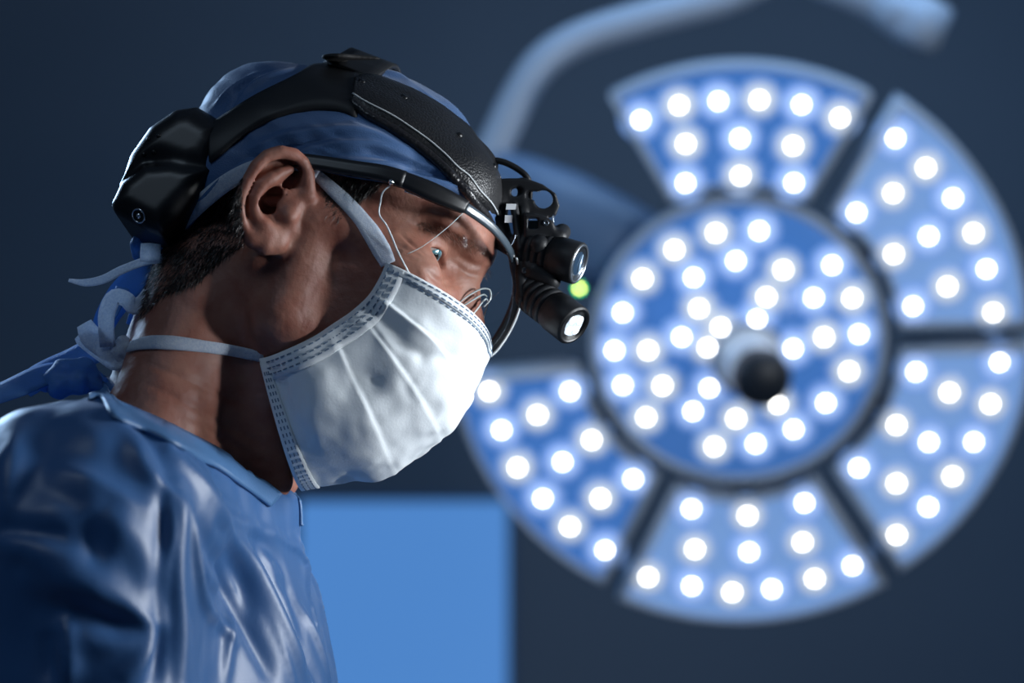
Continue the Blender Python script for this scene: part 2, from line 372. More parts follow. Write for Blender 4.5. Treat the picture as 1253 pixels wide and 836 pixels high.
# slight tilt of the lamp about its own centre
axL = unit(np.array([-0.05, -0.26, 1.0])); eu = unit(np.cross([0, 1, 0], axL)); ev = np.cross(axL, eu)
def LP(r, ang, d=0): return lamp_c + r * (math.cos(ang) * eu + math.sin(ang) * ev) + d * axL
def led_mesh(name, halo, mid):
    prof = [(0.0, 24.0), (2.0, 23.5), (3.2, 18), (4.0, 12), (4.6, 7.5), (5.0, 0.4)]
    V, F = lathe((0, 0, 0), (0, 0, 1), prof, 20); me = bpy.data.meshes.new(name)
    me.from_pydata([tuple(v / 1000) for v in V], [], F); me.polygons.foreach_set('use_smooth', np.ones(len(F), bool))
    m = bpy.data.materials.new(name); m.use_nodes = True; nt = m.node_tree; b = nt.nodes['Principled BSDF']
    tc = nt.nodes.new('ShaderNodeTexCoord'); sp = nt.nodes.new('ShaderNodeVectorMath'); sp.operation = 'MULTIPLY'; sp.inputs[1].default_value = (1, 1, 0)
    ln = nt.nodes.new('ShaderNodeVectorMath'); ln.operation = 'LENGTH'; mr = nt.nodes.new('ShaderNodeMapRange'); mr.inputs[1].default_value = 0; mr.inputs[2].default_value = 0.024
    rc = nt.nodes.new('ShaderNodeValToRGB'); e = rc.color_ramp.elements        # diode colour, then a bloom halo painted outwards into the lens
    e[0].position = 0; e[0].color = (1, 0.97, 0.92, 1); e[1].position = 1; e[1].color = (0.07, 0.19, 0.50, 1)
    q = e.new(0.17); q.color = (1, 0.98, 0.94, 1); q = e.new(0.24); q.color = (*halo, 1); q = e.new(0.58); q.color = (*halo, 1); q = e.new(0.80); q.color = (*mid, 1)
    rs = nt.nodes.new('ShaderNodeValToRGB'); e = rs.color_ramp.elements        # brightness
    e[0].position = 0; e[0].color = (1, 1, 1, 1); e[1].position = 1; e[1].color = (0.036,) * 3 + (1,)
    q = e.new(0.16); q.color = (0.95, 0.95, 0.95, 1); q = e.new(0.23); q.color = (0.056, 0.056, 0.056, 1)
    mu = nt.nodes.new('ShaderNodeMath'); mu.operation = 'MULTIPLY'; mu.inputs[1].default_value = 20.0
    nt.links.new(tc.outputs['Object'], sp.inputs[0]); nt.links.new(sp.outputs[0], ln.inputs[0]); nt.links.new(ln.outputs['Value'], mr.inputs[0])
    nt.links.new(mr.outputs[0], rc.inputs[0]); nt.links.new(mr.outputs[0], rs.inputs[0]); nt.links.new(rc.outputs[0], b.inputs['Emission Color'])
    nt.links.new(rs.outputs[0], mu.inputs[0]); nt.links.new(mu.outputs[0], b.inputs['Emission Strength'])
    b.inputs['Base Color'].default_value = (0.3, 0.4, 0.6, 1); b.inputs['Roughness'].default_value = 0.2
    me.materials.append(m); return me
LEDS = [led_mesh('cool_led_lens', (0.42, 0.58, 0.98), (0.20, 0.36, 0.80)), led_mesh('warm_led_lens', (0.62, 0.64, 0.62), (0.26, 0.38, 0.62))]
led_n = [0]
Rw = Matrix((c2w(eu + 0)[0] - c2w(np.zeros(3))[0], c2w(ev)[0] - c2w(np.zeros(3))[0], c2w(axL)[0] - c2w(np.zeros(3))[0])).transposed() * 1000
def led(pos, parent, sc_=1.0):
    led_n[0] += 1; o = bpy.data.objects.new('led_lens', LEDS[led_n[0] % 2]); sc.collection.objects.link(o)
    o.matrix_basis = Matrix.Translation(Vector(c2w(pos)[0])) @ Rw.to_4x4() @ Matrix.Scale(sc_, 4); attach(o, parent)
HR = lm(181)
hub = mk('hub', *lathe(lamp_c, axL, [(-70, HR * .45), (-62, HR * .8), (-40, HR * .97), (-8, HR), (2, HR * 1.0), (5, HR * .985), (5, HR * .955), (0, HR * .945), (-1, 1)], 72), rimm, lamp)
mk('hub_cover', *lathe(lamp_c, axL, [(-3, HR * .945), (1.0, HR * .945), (1.2, 1)], 72), coverm, hub)
for cx, cy in [(350,105),(468,98),(237,155),(405,185),(535,210),(668,195),(150,240),(290,235),(490,290),(620,290),(725,290),(95,340),(305,325),(465,355),(365,380),(745,395),(650,405),(72,452),(165,450),(258,410),(330,440),(565,440),(720,505),(95,555),(205,555),(335,560),(525,605),(658,600),(160,650),(290,630),(410,650),(570,680),(350,735),(465,725)]:
    p = Q(720 + cx / 2.2605, 230 + cy / 2.2605) - lamp_c; led(lamp_c + (p @ eu) * eu + (p @ ev) * ev + 1.3 * axL, hub)
# sterile handle in the hub's middle: a pale collar and a dark grip towards the camera
hp = Q(915, 438) - lamp_c; hc = lamp_c + (hp @ eu) * eu + (hp @ ev) * ev; hax = unit(Q(932, 463, 75) - hc)
mk('collar_ring', *lathe(hc, hax, [(2, 44), (9, 44), (10, 42), (10, 37), (2, 36)], 40), mat('collar_ring', (0.10, 0.17, 0.28), 0.4), lamp)
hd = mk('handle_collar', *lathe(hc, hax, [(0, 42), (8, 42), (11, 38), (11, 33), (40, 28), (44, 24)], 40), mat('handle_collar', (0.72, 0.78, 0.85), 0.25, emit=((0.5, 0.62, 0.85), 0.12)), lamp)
mk('handle_grip', *lathe(hc, hax, [(44, 20), (56, 28), (72, 33), (88, 33), (97, 29), (100, 2)], 32), mat('handle_grip', (0.012, 0.018, 0.028), 0.5), lamp)
def arcpoly(r0, r1, a0, a1, gap, n=18):
    o = []
    for r, seq in ((r1, np.linspace(0, 1, n)), (r0, np.linspace(1, 0, n))):
        g = gap / r
        for u in seq: o.append((r, a0 + g + (a1 - a0 - 2 * g) * u))
    return o
def petal(ac, cov, kr=1.0):
    a0, a1 = math.radians(ac - 29.5), math.radians(ac + 29.5); r0, r1 = lm(197 * (kr + 1) / 2), lm(354 * kr); V = []; F = []
    rings = [(0.72, -62), (0.93, -56), (0.995, -44), (1.0, 3), (0.985, 6), (0.935, 6), (0.925, 0.0)]
    base = [LP(r, a) for r, a in arcpoly(r0, r1, a0, a1, lm(13))]; cen = LP((r0 + r1) / 2, math.radians(ac)); n = len(base)
    for s_, d_ in rings: V += [cen + (b - cen) * s_ + axL * d_ for b in base]
    for i in range(len(rings) - 1):
        for j in range(n): F.append((i * n + j, i * n + (j + 1) % n, (i + 1) * n + (j + 1) % n, (i + 1) * n + j))
    F.append(tuple(range(n))[::-1])
    o = mk('petal', np.array(V), F, rimm, lamp)
    k = len(rings) - 1; cv = V[k * n:]; V2 = list(cv) + [cen]
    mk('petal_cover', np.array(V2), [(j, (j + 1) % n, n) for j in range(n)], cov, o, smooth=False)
    for r, ds in ((312, (-23.5, -13.7, -4.6, 4.8, 14, 23.5)), (262, (-14.5, 0, 14.5)), (216, (-18.5, 0, 18.5))):
        for d_ in ds: led(LP(lm(r * kr + rng.uniform(-2, 2)), math.radians(ac + d_ + rng.uniform(-.4, .4)), 0.8), o)
    return o
cover_glare = mat('lamp_cover_glare', (0.2, 0.3, 0.5), 0.2, emit=((0.14, 0.27, 0.54), 0.88))  # lens glare put into the paler, brighter glow of these covers
for ac, cov, kr in ((90, coverm, 0.965), (30.5, cover_glare, 1.0), (-28, cover_glare, 1.015), (-86.5, cover_glare, 1.03), (-145, coverm, 1.005)): petal(ac, cov, kr)
# the sixth place carries the lamp's bracket; five ribs join hub and petals behind the gaps
for ac in (90, 30.5, -28, -86.5, -145):
    a_ = math.radians(ac); c = [LP(HR * .9, a_, -34), LP(lm(215), a_, -30)]
    mk('rib', *tube(c, 16, 12), darkm, lamp)
pale = mat('arm_enamel', (0.36, 0.44, 0.55), 0.4)
br = tube([Q(800, 330, -55), Q(740, 298, -55), Q(680, 262, -60), Q(628, 228, -70), Q(596, 205, -70)], [56, 60, 56, 42, 27], 20, 24)
mk('bracket', *br, mat('bracket_enamel', (0.10, 0.17, 0.285), 0.4), lamp)
yk = tube([Q(590, 214, -75), Q(606, 178, -75), Q(634, 120, -75), Q(664, 76, -80), Q(712, 46, -90), Q(790, 22, -100), Q(885, -3, -110), Q(960, -34, -115), Q(1030, -14, -115), Q(1085, 10, -115)], 21, 16, 60)
yoke = mk('yoke_arm', *yk, pale, lamp)
jt = merge([tube([Q(1070, 2, -115), Q(1100, 18, -115), Q(1128, 34, -115)], [22, 27, 27], 16), tube([Q(1112, 56, -115), Q(1116, 48, -115), Q(1138, 2, -115)], [22, 33, 31], 16)])
mk('arm_joint', *jt, pale, yoke)
jc = c2w(Q(1143, -2, -115))[0]
mk('drop_tube', *lathe(w2c(jc)[0], w2c(jc + [0, 0, 1])[0] - w2c(jc)[0], [(-5, 22), (25, 22), (30, 17), ((ZC - jc[2]) * 1000 - 40, 17), ((ZC - jc[2]) * 1000 - 38, 80), ((ZC - jc[2]) * 1000 - 1, 85)], 24), darkm, lamp)
# small green indicator lamp on the bracket
ip = Q(709, 353, 4); mk('indicator_housing', *lathe(ip, (0, 0, 1), [(-75, 9), (-2, 9), (-1, 5)], 16), darkm, lamp)
mk('indicator_led', *lathe(ip, (0, 0, 1), [(-1, 4.4), (0.5, 4.0), (1.4, 0.5)], 16), mat('indicator_green', (0.02, 0.3, 0.1), 0.3, emit=((0.02, 0.85, 0.28), 6)), lamp)
mk('indicator_core', *lathe(ip, (0, 0, 1), [(0.6, 1.9), (1.9, 1.6), (2.2, 0.3)], 12), mat('indicator_yellow', (0.5, 0.4, 0.05), 0.3, emit=((1.0, 0.5, 0.03), 22)), lamp)
# ------------------------------------------------------------------ the surgeon: body
person = thing('person', 'surgeon in blue gown and tied cap, head bowed, looking down to the right', 'person', (c2w(P(150, 700))[0][0], 0.0, 0.0))
skin = mat('skin', (0.30, 0.135, 0.096), 0.52, spec=0.4, sss=(0.12, (1.0, 0.35, 0.2), 0.006), bump=(420, 0.35, 0.0008), mott=(55, (0.22, 0.070, 0.046), 0.9))
B = Field(P(40, 720, -125), P(650, 30, 125), 1.15)
HMc = HM
def he(c, r, k=8, mode='add', both=False):
    for sg in ((1, -1) if both else (1,)): B.ell(L(c[0], c[1] * sg, c[2]), r, k, mode, HMc)
def hc_(a, b, ra, rb=None, k=8, mode='add', both=True):
    for sg in ((1, -1) if both else (1,)): B.cap(L(a[0], a[1] * sg, a[2]), L(b[0], b[1] * sg, b[2]), ra, rb, k, mode)
he((-4, 0, 42), (94, 74, 68)); he((-34, 0, 34), (72, 68, 60), 14)                    # skull
he((48, 0, -8), (52, 60, 62), 16); he((40, 0, -48), (54, 52, 46), 16)                 # face and jaw
hc_((8, 58, -2), (14, 50, -52), 16, 15, 14); hc_((14, 49, -56), (72, 12, -86), 15, 12, 14)
he((76, 0, -84), (15, 18, 13), 12)                                                    # chin
he((70, 46, -2), (20, 18, 18), 14, both=True); hc_((66, 52, 4), (6, 66, 6), 8, 8, 10)   # cheekbones
hc_((90, 7, 41), (78, 43, 40), 9.5, 9, 12); he((66, 0, 56), (22, 46, 32), 20)           # brow, forehead
he((93, 33, 20), (16, 17, 13), 9, 'sub', both=True)                                    # eye sockets
B.chain([PM(592, 326, 0) - 9 * fx, PM(584, 352, 0) - 8 * fx, PM(588, 385, 0) - 9 * fx, PM(591, 404, 0) - 10 * fx], [9, 8, 9, 10], 9)                 # nose
he((91, 13, -14), (11, 8, 9), 8, both=True)
B.cap(L(93, -18, -44), L(93, 18, -44), 6, 6, 8); B.cap(L(91, -16, -54), L(91, 16, -54), 6.5, 6.5, 8); B.cap(L(101, -20, -49), L(101, 20, -49), 1.5, 1.5, 3, 'sub')   # mouth
# eyelids round the eyeball
gaze = unit(np.array([0.82, 0.10, -0.42])); EC = {}
e_near = toL(PM(533, 317, 35)); ec = e_near - 12.0 * gaze; EYE_L = np.array([ec[0], 33.5, ec[2]])
for sg in (1, -1):
    c = EYE_L * [1, sg, 1]; cc = L(*c); EC[sg] = cc
    B.ell(cc, (13.6,) * 3, 5)
    fiss = L(*(c + np.array([12.0, 2.0 * sg, -5.2])))
    Mf = np.stack([HM[0], unit(HM[1] * 1.0 - sg * 0.10 * HM[2]), unit(HM[2] + sg * 0.10 * HM[1])])
    B.ell(fiss, (9, 15.0, 5.2), 1.5, 'sub', Mf)
# neck, muscles, shoulders under the gown
B.cap(P(300, 350, 0), P(225, 565, 0), 57, 60, 14)
B.cap(P(318, 322, 58), P(338, 590, 26), 11, 10, 16); B.cap(P(330, 322, -58), P(345, 590, -20), 11, 10, 16)
B.cap(P(255, 345, 28), P(160, 600, 85), 26, 34, 20); B.cap(P(260, 345, -28), P(170, 600, -85), 26, 34, 20)
B.cap(P(352, 520, 0), P(346, 545, 0), 9, 9, 18)                                        # larynx
B.ell(P(165, 715, 0), (66, 62, 90), 20)
# the ear: traced in the photo, standing off the skull towards its rear rim
def E2(cx, cy): return 250 + cx / 4.645, 160 + cy / 4.645
def E(cx, cy, c=0.0):
    x, y = E2(cx, cy); return P(x, y, 69 + (383 - x) / 93 * 17 + c)
out = [(600,395),(612,330),(604,255),(580,190),(530,135),(440,108),(350,128),(282,188),(228,270),(190,370),(182,450),(202,550),(252,638),(320,676),(400,684),(440,650),(468,592),(490,540),(520,470)]
e1 = unit(E(600, 300) - E(200, 300)); e2 = np.array([0, 1.0, 0]); e3 = np.cross(e1, e2)
eo = E(400, 400)
for sg in (1, -1):
    mm_ = (lambda p: p) if sg == 1 else mirror
    def pt(cx, cy, c=0.0): return mm_(E(cx, cy, c))
    o_ = pt(400, 400); a_ = unit(pt(600, 400) - pt(200, 400)); b_ = unit(pt(400, 200) - pt(400, 600)); b_ = unit(b_ - a_ * (a_ @ b_))
    poly = [((pt(*q) - o_) @ a_, (pt(*q) - o_) @ b_) for q in out]
    B.cap(pt(440, 380, -12), pt(420, 520, -14), 15, 14, 6)                             # concha wall to the skull
    B.poly(np.array(poly) * 0.985, o_ - 1.0 * np.cross(a_, b_) * sg, a_, b_, 2.9, 2.2, 3)
    B.chain([pt(565, 372, -1), pt(588, 320, 1), pt(585, 245, 2), pt(560, 185, 3), pt(510, 143, 3.5), pt(435, 127, 4), pt(355, 150, 4), pt(295, 208, 4), pt(246, 285, 4), pt(212, 370, 3.5), pt(204, 450, 3), pt(222, 540, 2), pt(262, 618, 1)], [5, 4.6, 4.4, 4.3, 4.4, 4.4, 4.3, 4.1, 3.8, 3.6, 3.6, 3.4, 3.6], 2.2)
    B.chain([pt(288, 262, 3.2), pt(340, 205, 3.0), pt(420, 176, 2.6), pt(490, 190, 2.0), pt(518, 235, 1.0), pt(500, 285, -0.5), pt(470, 305, -1)], [2.2, 2.6, 3.0, 3.6, 4.6, 4.8, 4.0], 2, 'sub')   # scapha and fossa
    B.chain([pt(288, 262, 3.2), pt(250, 340, 3.0), pt(236, 410, 3.0), pt(246, 480, 2.6)], [2.2, 2.2, 2.2, 1.8], 2, 'sub')
    B.chain([pt(486, 222, 1.0), pt(430, 245, 2.2), pt(380, 275, 3.0), pt(325, 312, 3.4), pt(288, 380, 3.6), pt(283, 450, 3.0), pt(305, 505, 2.6), pt(345, 545, 2.8)], [2.6, 3.8, 4.6, 4.6, 4.0, 3.8, 3.8, 4.0], 2.5)
    B.chain([pt(315, 400, 1), pt(350, 370, -3), pt(410, 362, -5), pt(460, 375, -4)], [5, 6.5, 7, 6], 2, 'sub')       # cymba
    B.chain([pt(320, 420, 0), pt(360, 440, -5), pt(400, 450, -8)], [4.5, 6.5, 7], 2.5, 'sub'); B.chain([pt(402, 455, -9), pt(408, 500, -7), pt(413, 548, -2)], [6.5, 5.2, 3.6], 2, 'sub')   # cavum, notch
    B.chain([pt(590, 375, 1), pt(540, 385, 0), pt(490, 398, -4), pt(430, 402, -8), pt(380, 405, -11)], [5.2, 4.4, 3.6, 3.2, 3.0], 2.5)              # crus of the helix
    B.chain([pt(505, 440, 0.5), pt(478, 490, 2.5), pt(482, 535, 0)], [5, 5.6, 4.6], 4)                                   # tragus
    B.chain([pt(340, 548, 2), pt(375, 568, 2.5), pt(425, 578, 1)], [4.6, 4.2, 4.2], 3)                                    # antitragus
    B.chain([pt(300, 610, 0), pt(350, 640, 0.5), pt(410, 640, 0)], [6.2, 7.2, 6.4], 5)                                    # lobe
    B.cap(pt(470, 570, -3), pt(450, 640, -4), 6, 4, 5)
BV, BQ = B.mesh(1)
BN = normals(BV, BQ)
bb = bvh(BV, BQ)
def skstroke(pts, wid, h):
    c, _ = castline(bb, pts, max(6, len(pts) * 3)); stroke(BV, BN, c, wid, h)
# creases: brow, crow's feet, under the eye, neck
for pts, wd, h in [([(505,272),(530,285),(556,305)],2.2,-1.3), ([(512,262),(540,272),(572,292)],2.4,1.2), ([(520,252),(552,266),(580,288)],1.8,-0.8),
                   ([(492,288),(505,299),(522,311)],1.6,-1.0), ([(487,300),(503,307),(520,316)],1.5,-0.8), ([(495,315),(510,318),(522,322)],1.4,-0.8),
                   ([(520,330),(535,343),(552,348)],2.2,-1.1), ([(512,330),(530,352),(550,360)],2.6,0.9), ([(560,312),(575,322),(588,326)],2.0,-1.2), ([(555,322),(570,334),(586,338)],1.8,-0.9),
                   ([(170,440),(240,470),(310,500)],2.5,-0.9), ([(180,470),(250,505),(320,545)],2.5,-0.9), ([(215,500),(270,535),(330,572)],2.2,-0.8), ([(300,330),(318,420),(330,500)],8,2.0)]:
    skstroke(pts, wd, h)
BV += BN * (vnoise(BV, 9, 3) * 0.22 + vnoise(BV, 3.5, 4) * 0.10)[:, None]
body = mk('body', BV, BQ, skin, person)
print('body', len(BV), time.time() - T0)
# eyes
eyem = mat('eye_white', (0.33, 0.27, 0.25), 0.15, coat=1.0); irism = mat('iris', (0.16, 0.36, 0.42), 0.25, coat=1.0, mott=(900, (0.05, 0.16, 0.22), 0.8)); pupm = mat('pupil', (0.004, 0.004, 0.005), 0.1, coat=1.0)
gz = gaze @ HM + np.array([0, 0, 0.18]); gz = unit(gz)
for sg in (1, -1):
    c = EC[sg]; th = np.linspace(0, math.pi, 25)
    ey = mk('eyeball', *lathe(c, gz, [(12.2 * math.cos(t), max(0.05, 12.2 * math.sin(t))) for t in np.linspace(math.pi, math.radians(27), 20)], 32), eyem, person)
    mk('iris', *lathe(c, gz, [(10.9, 5.7), (11.15, 5.6), (11.0, 2.5), (10.9, 2.3)], 28), irism, ey)
    mk('pupil', *lathe(c, gz, [(10.8, 2.4), (11.05, 2.3), (11.06, 0.05)], 20), pupm, ey)
    co = [(12.2 * math.cos(t) + 1.5 * (math.cos(t) - math.cos(math.radians(29))) / (1 - math.cos(math.radians(29))), 12.2 * math.sin(t)) for t in np.linspace(math.radians(29), 0.02, 9)]
    mk('cornea', *lathe(c, gz, co, 28), mat('cornea', (1, 1, 1), 0.02, trans=1.0), ey)
# hair: short strands
def strands(roots, dirs, lens, rad, m, name, parent):
    k = len(roots); V = np.zeros((k * 6, 3)); Fq = []
    a = unit(np.cross(dirs, rng.standard_normal((k, 3)))); b = np.cross(unit(dirs), a); mid = roots + dirs * lens[:, None] * 0.55; tip = roots + dirs * lens[:, None] + np.array([0, -0.12, 0]) * lens[:, None]
    V[0::6] = roots + a * rad; V[1::6] = roots - a * rad * 0.5 + b * rad; V[2::6] = roots - a * rad * .5 - b * rad
    V[3::6] = mid + a * rad * .7; V[4::6] = mid - a * rad * .7; V[5::6] = tip
    i = np.arange(k)[:, None] * 6
    F = np.concatenate([i + np.array(q) for q in ([0, 1, 3], [1, 2, 4], [2, 0, 3], [2, 3, 4], [1, 4, 3], [3, 4, 5])])
    o = mk(name, V, F, m, parent); o['kind'] = 'stuff'; return o
hairm = mat('hair_dark', (0.012, 0.010, 0.010), 0.45); greym = mat('hair_grey', (0.20, 0.19, 0.19), 0.5)
def scatter(poly, n, near=True):
    P_ = np.array(poly, float); lo, hi = P_.min(0), P_.max(0); R_, N_ = [], []
    while len(R_) < n:
        q = rng.uniform(lo, hi); ins = False
        for i in range(len(P_)):
            a, b = P_[i], P_[(i + 1) % len(P_)]
            if (a[1] > q[1]) != (b[1] > q[1]) and q[0] < (b[0] - a[0]) * (q[1] - a[1]) / (b[1] - a[1]) + a[0]: ins = not ins
        if ins:
            c, m_ = cast(bb, *q)
            if c is not None: R_.append(c); N_.append(m_)
    return np.array(R_), np.array(N_)
def hairpatch(poly, n, flow, lift, ln, rad, name, m, sym=True):
    R_, N_ = scatter(poly, n); d = unit(N_ * lift + np.array(flow) + rng.standard_normal((n, 3)) * 0.22); l = rng.uniform(*ln, n)
    if sym: R_ = np.concatenate([R_, mirror(R_)]); d = np.concatenate([d, mirror(HO + d * 1.0 + 0) - mirror(HO)]); l = np.concatenate([l, l])
    strands(R_ - unit(d) * 0.5, d, l, rad, m, name, person)
nape = [(298,215),(296,262),(300,300),(270,318),(245,345),(200,362),(172,392),(178,352),(190,318),(205,292),(235,258)]
hairpatch(nape, 5200, (-0.25, -0.9, 0), 0.45, (4, 9), 0.13, 'nape_hair', hairm)
hairpatch(nape, 260, (-0.25, -0.9, 0), 0.6, (4, 9), 0.14, 'grey_hair', greym)
hairpatch([(392,208),(470,222),(462,232),(438,248),(418,268),(402,262),(396,235)], 1500, (-0.5, -0.75, 0), 0.35, (4, 8), 0.13, 'sideburn', hairm)
hairpatch([(512,270),(535,272),(565,285),(590,302),(592,310),(560,298),(535,286),(514,280)], 170, (0.35, -0.55, 0), 0.6, (4, 8), 0.11, 'eyebrow', mat('eyebrow', (0.16, 0.10, 0.075), 0.5))
# ------------------------------------------------------------------ cap
capm = mat('cap_fabric', (0.032, 0.095, 0.235), 0.58, sheen=0.2, bump=(1100, 0.35, 0.0004, 'weave'))
C_ = Field(P(150, 480, -125), P(680, 20, 125), 3.5)
C_.ell(L(-4, 0, 42), (97, 77.5, 71), 8, 'add', HM); C_.ell(L(-34, 0, 34), (76, 72, 64), 14, 'add', HM); C_.ell(L(66, 0, 56), (24.5, 48, 34), 20, 'add', HM)
C_.ell(L(-58, 0, 70), (40, 46, 30), 20, 'add', HM); C_.cap(P(268, 225, 20), P(240, 262, 10), 32, 28, 20)
C_.cap(PM(455, 132, 0), PM(522, 162, 0), 23, 22, 30)
CFV, CFQ = C_.mesh(3); cfb = bvh(CFV, CFQ)
capc = L(-10, 0, 44); pole = unit(0.86 * tz - 0.5 * fx); pu = unit(np.cross(ly, pole)); pv = ly    # pu: roughly forward
# lower hem on the near side (photo), mirrored for the far side
hem_px = [(604, 292), (598, 276), (586, 260), (566, 247), (540, 236), (510, 229), (478, 224), (440, 218), (400, 210), (360, 203), (325, 200), (298, 212), (268, 238), (240, 268), (214, 296), (192, 322)]
def polar(p):
    d = unit(p - capc); return math.atan2(d @ pv, d @ pu), math.acos(np.clip(d @ pole, -1, 1))
hem = []
for x, y in catmull(hem_px, 60):
    c, n = cast(cfb, x, y)
    if c is not None: hem.append(polar(c))
hem = np.array(hem); hem = hem[hem[:, 0] > 0.02]; o_ = np.argsort(hem[:, 0]); hem = hem[o_]
th_all = np.concatenate([-hem[::-1, 0], hem[:, 0]]); ph_all = np.concatenate([hem[::-1, 1], hem[:, 1]])
NT, NP = 260, 110; CVt = []
ths = np.linspace(-math.pi, math.pi, NT, endpoint=False)
phe = np.interp(ths, np.concatenate([th_all - 2 * math.pi, th_all, th_all + 2 * math.pi]), np.tile(ph_all, 3)); phe = np.convolve(np.tile(phe, 3), np.ones(7) / 7, 'same')[NT:2 * NT]
for i in range(NP):
    for j in range(NT):
        ph = phe[j] * (0.004 + 0.996 * i / (NP - 1)); d = math.sin(ph) * (math.cos(ths[j]) * pu + math.sin(ths[j]) * pv) + math.cos(ph) * pole
        h = cfb.ray_cast(Vector(capc + 260 * d), Vector(-d))
        CVt.append(np.array(h[0]) if h[0] is not None else capc + 80 * d)
CVt = np.array(CVt); CQ = np.array([(i * NT + j, (i + 1) * NT + j, (i + 1) * NT + (j + 1) % NT, i * NT + (j + 1) % NT) for i in range(NP - 1) for j in range(NT)])
CN = normals(CVt, CQ); sgn = np.sign(((CVt - capc) * CN).sum(1).mean()); CN *= sgn
# drawn-in wrinkles: shallow noise stretched along the hem plus folds read off the photo
ql = toL(CVt); st = np.stack([ql[:, 0] * 0.28, ql[:, 1] * 0.6, ql[:, 2] + 0.25 * ql[:, 0]], 1)
CVt += CN * (vnoise(st, 11, 11) * 0.9 + vnoise(CVt, 26, 12) * 0.8 + vnoise(st, 5, 13) * 0.22)[:, None]
cb0 = bvh(CVt, CQ)
for pts, wd, h in [([(300,185),(360,165),(440,160),(500,185)],5,2.6), ([(330,200),(400,178),(460,178),(520,196)],4,2.2), ([(300,205),(350,182),(410,168)],3,-1.8), ([(380,195),(440,188),(500,200),(560,226)],3.2,-1.9),
                   ([(420,200),(480,200),(530,210),(575,235)],3,2.4), ([(470,214),(520,218),(560,230),(592,252)],2.5,2.0), ([(500,205),(540,212),(580,232)],2.2,-1.4), ([(450,172),(500,196),(540,212)],3,1.8),
                   ([(265,128),(285,112),(310,92)],4,3.0), ([(290,118),(320,98),(360,84)],5,2.0), ([(280,135),(300,105),(330,88)],3,-2.4), ([(225,265),(250,240),(290,215)],3,1.8), ([(450,85),(490,95),(530,122)],6,2.0), ([(478,84),(505,104),(548,140)],4,-1.6), ([(430,150),(470,172),(505,186)],2.5,1.6), ([(400,160),(450,182),(500,206),(540,222)],2.2,-1.5), ([(505,214),(545,218),(588,246)],2.0,-1.5), ([(530,200),(560,218),(585,240)],2.2,1.5), ([(360,172),(400,186),(440,200)],2.2,1.4)]:
    c, _ = castline(cb0, pts, 14); 
    if len(c): stroke(CVt, CN, c, wd * 0.7, h * 1.35); stroke(CVt, CN, mirror(c), wd * 0.7, h * 1.35)
cap_o = mk('surgical_cap', CVt, CQ if sgn > 0 else CQ[:, ::-1], capm, person)
sm = cap_o.modifiers.new('cloth_thickness', 'SOLIDIFY'); sm.thickness = 0.0012; sm.offset = -1
# stitched hem along the lower edge
hemC = CVt[(NP - 1) * NT:] + CN[(NP - 1) * NT:] * 0.5; up_ = unit(CVt[(NP - 4) * NT:(NP - 3) * NT] - CVt[(NP - 1) * NT:])
hv, hf = ribbon(np.vstack([hemC, hemC[:1]]) + np.vstack([up_, up_[:1]]) * 3.2, np.vstack([up_, up_[:1]]), np.vstack([CN[-NT:], CN[-NT:][:1]]), 7.5, 1.0, 2)
mk('cap_hem', hv, hf, capm, cap_o)
allV = np.vstack([BV, CVt]); allQ = np.vstack([BQ, CQ + len(BV)]); hb = bvh(allV, allQ)
print('cap', time.time() - T0)
# cap ties and knot behind the neck
tiem = mat('tie_fabric', (0.12, 0.31, 0.64), 0.55, translucent=0.5, bump=(700, 0.4, 0.0005, 'weave')); tiew = mat('mask_tie_fabric', (0.80, 0.85, 0.92), 0.7, translucent=0.45, bump=(1500, 0.6, 0.0006, 'weave'), mott=(700, (0.40, 0.52, 0.70), 0.85))
def tail(name, pts, wid, m, parent, face=(0.1, 0.2, 1.0), twist=0.0, th=0.7, n=26, curl=0.05):
    c = catmull([P(*q) for q in pts], n); t = unit(np.gradient(c, axis=0)); nf = unit(np.asarray(face, float)); sd = []; nn = []
    for i in range(n):
        a = unit(np.cross(nf, t[i])); b = unit(np.cross(t[i], a)); g = twist * (i / (n - 1)) if np.isscalar(twist) else np.interp(i / (n - 1), np.linspace(0, 1, len(twist)), twist)
        sd.append(a * math.cos(g) + b * math.sin(g)); nn.append(b * math.cos(g) - a * math.sin(g))
    return mk(name, *ribbon(c, np.array(sd), np.array(nn), wid, th, 5, curl), m, parent)
K = Field(P(150, 330, -30), P(240, 262, 60), 1.0)
K.ell(P(198, 297, 12), (11, 8, 11), 3); K.chain([P(214, 292, 20), P(196, 285, 26), P(176, 286, 18), P(166, 298, 10), P(170, 312, 8), P(186, 312, 14), P(204, 303, 20)], [6, 7, 5, 3.4, 4, 5, 6], 3)
K.chain([P(190, 288, 24), P(202, 300, 27), P(196, 312, 20)], [4, 5, 4], 2); K.ell(P(181, 296, 18), (4.5, 3.2, 9), 2, 'sub')
kv, kq = K.mesh(1); kv += normals(kv, kq) * (vnoise(kv, 5, 5) * 0.5)[:, None]; mk('tie_knot', kv, kq, tiem, cap_o)
tail('tie', [(204, 306, 18), (190, 322, 18), (170, 340, 14), (148, 362, 8), (130, 390, 4), (124, 412, 4)], [20.0, 21.2, 18.8, 15.0, 12.5], tiem, cap_o, (0.3, 0.5, 1), [0, .3, -.3, .5])
tail('tie', [(206, 308, 12), (196, 330, 8), (188, 352, 4), (178, 380, 2), (168, 402, 2)], [17.5, 22.5, 21.2, 15.0], tiem, cap_o, (0.7, 0.1, 1), [0, -.4, .2])
tail('tie', [(150, 352, 20), (141, 376, 22), (130, 402, 22), (124, 424, 20)], [10.0, 12.5, 12.5, 11.2], tiem, cap_o, (-0.5, 0.3, 1), [0, .5, .2])
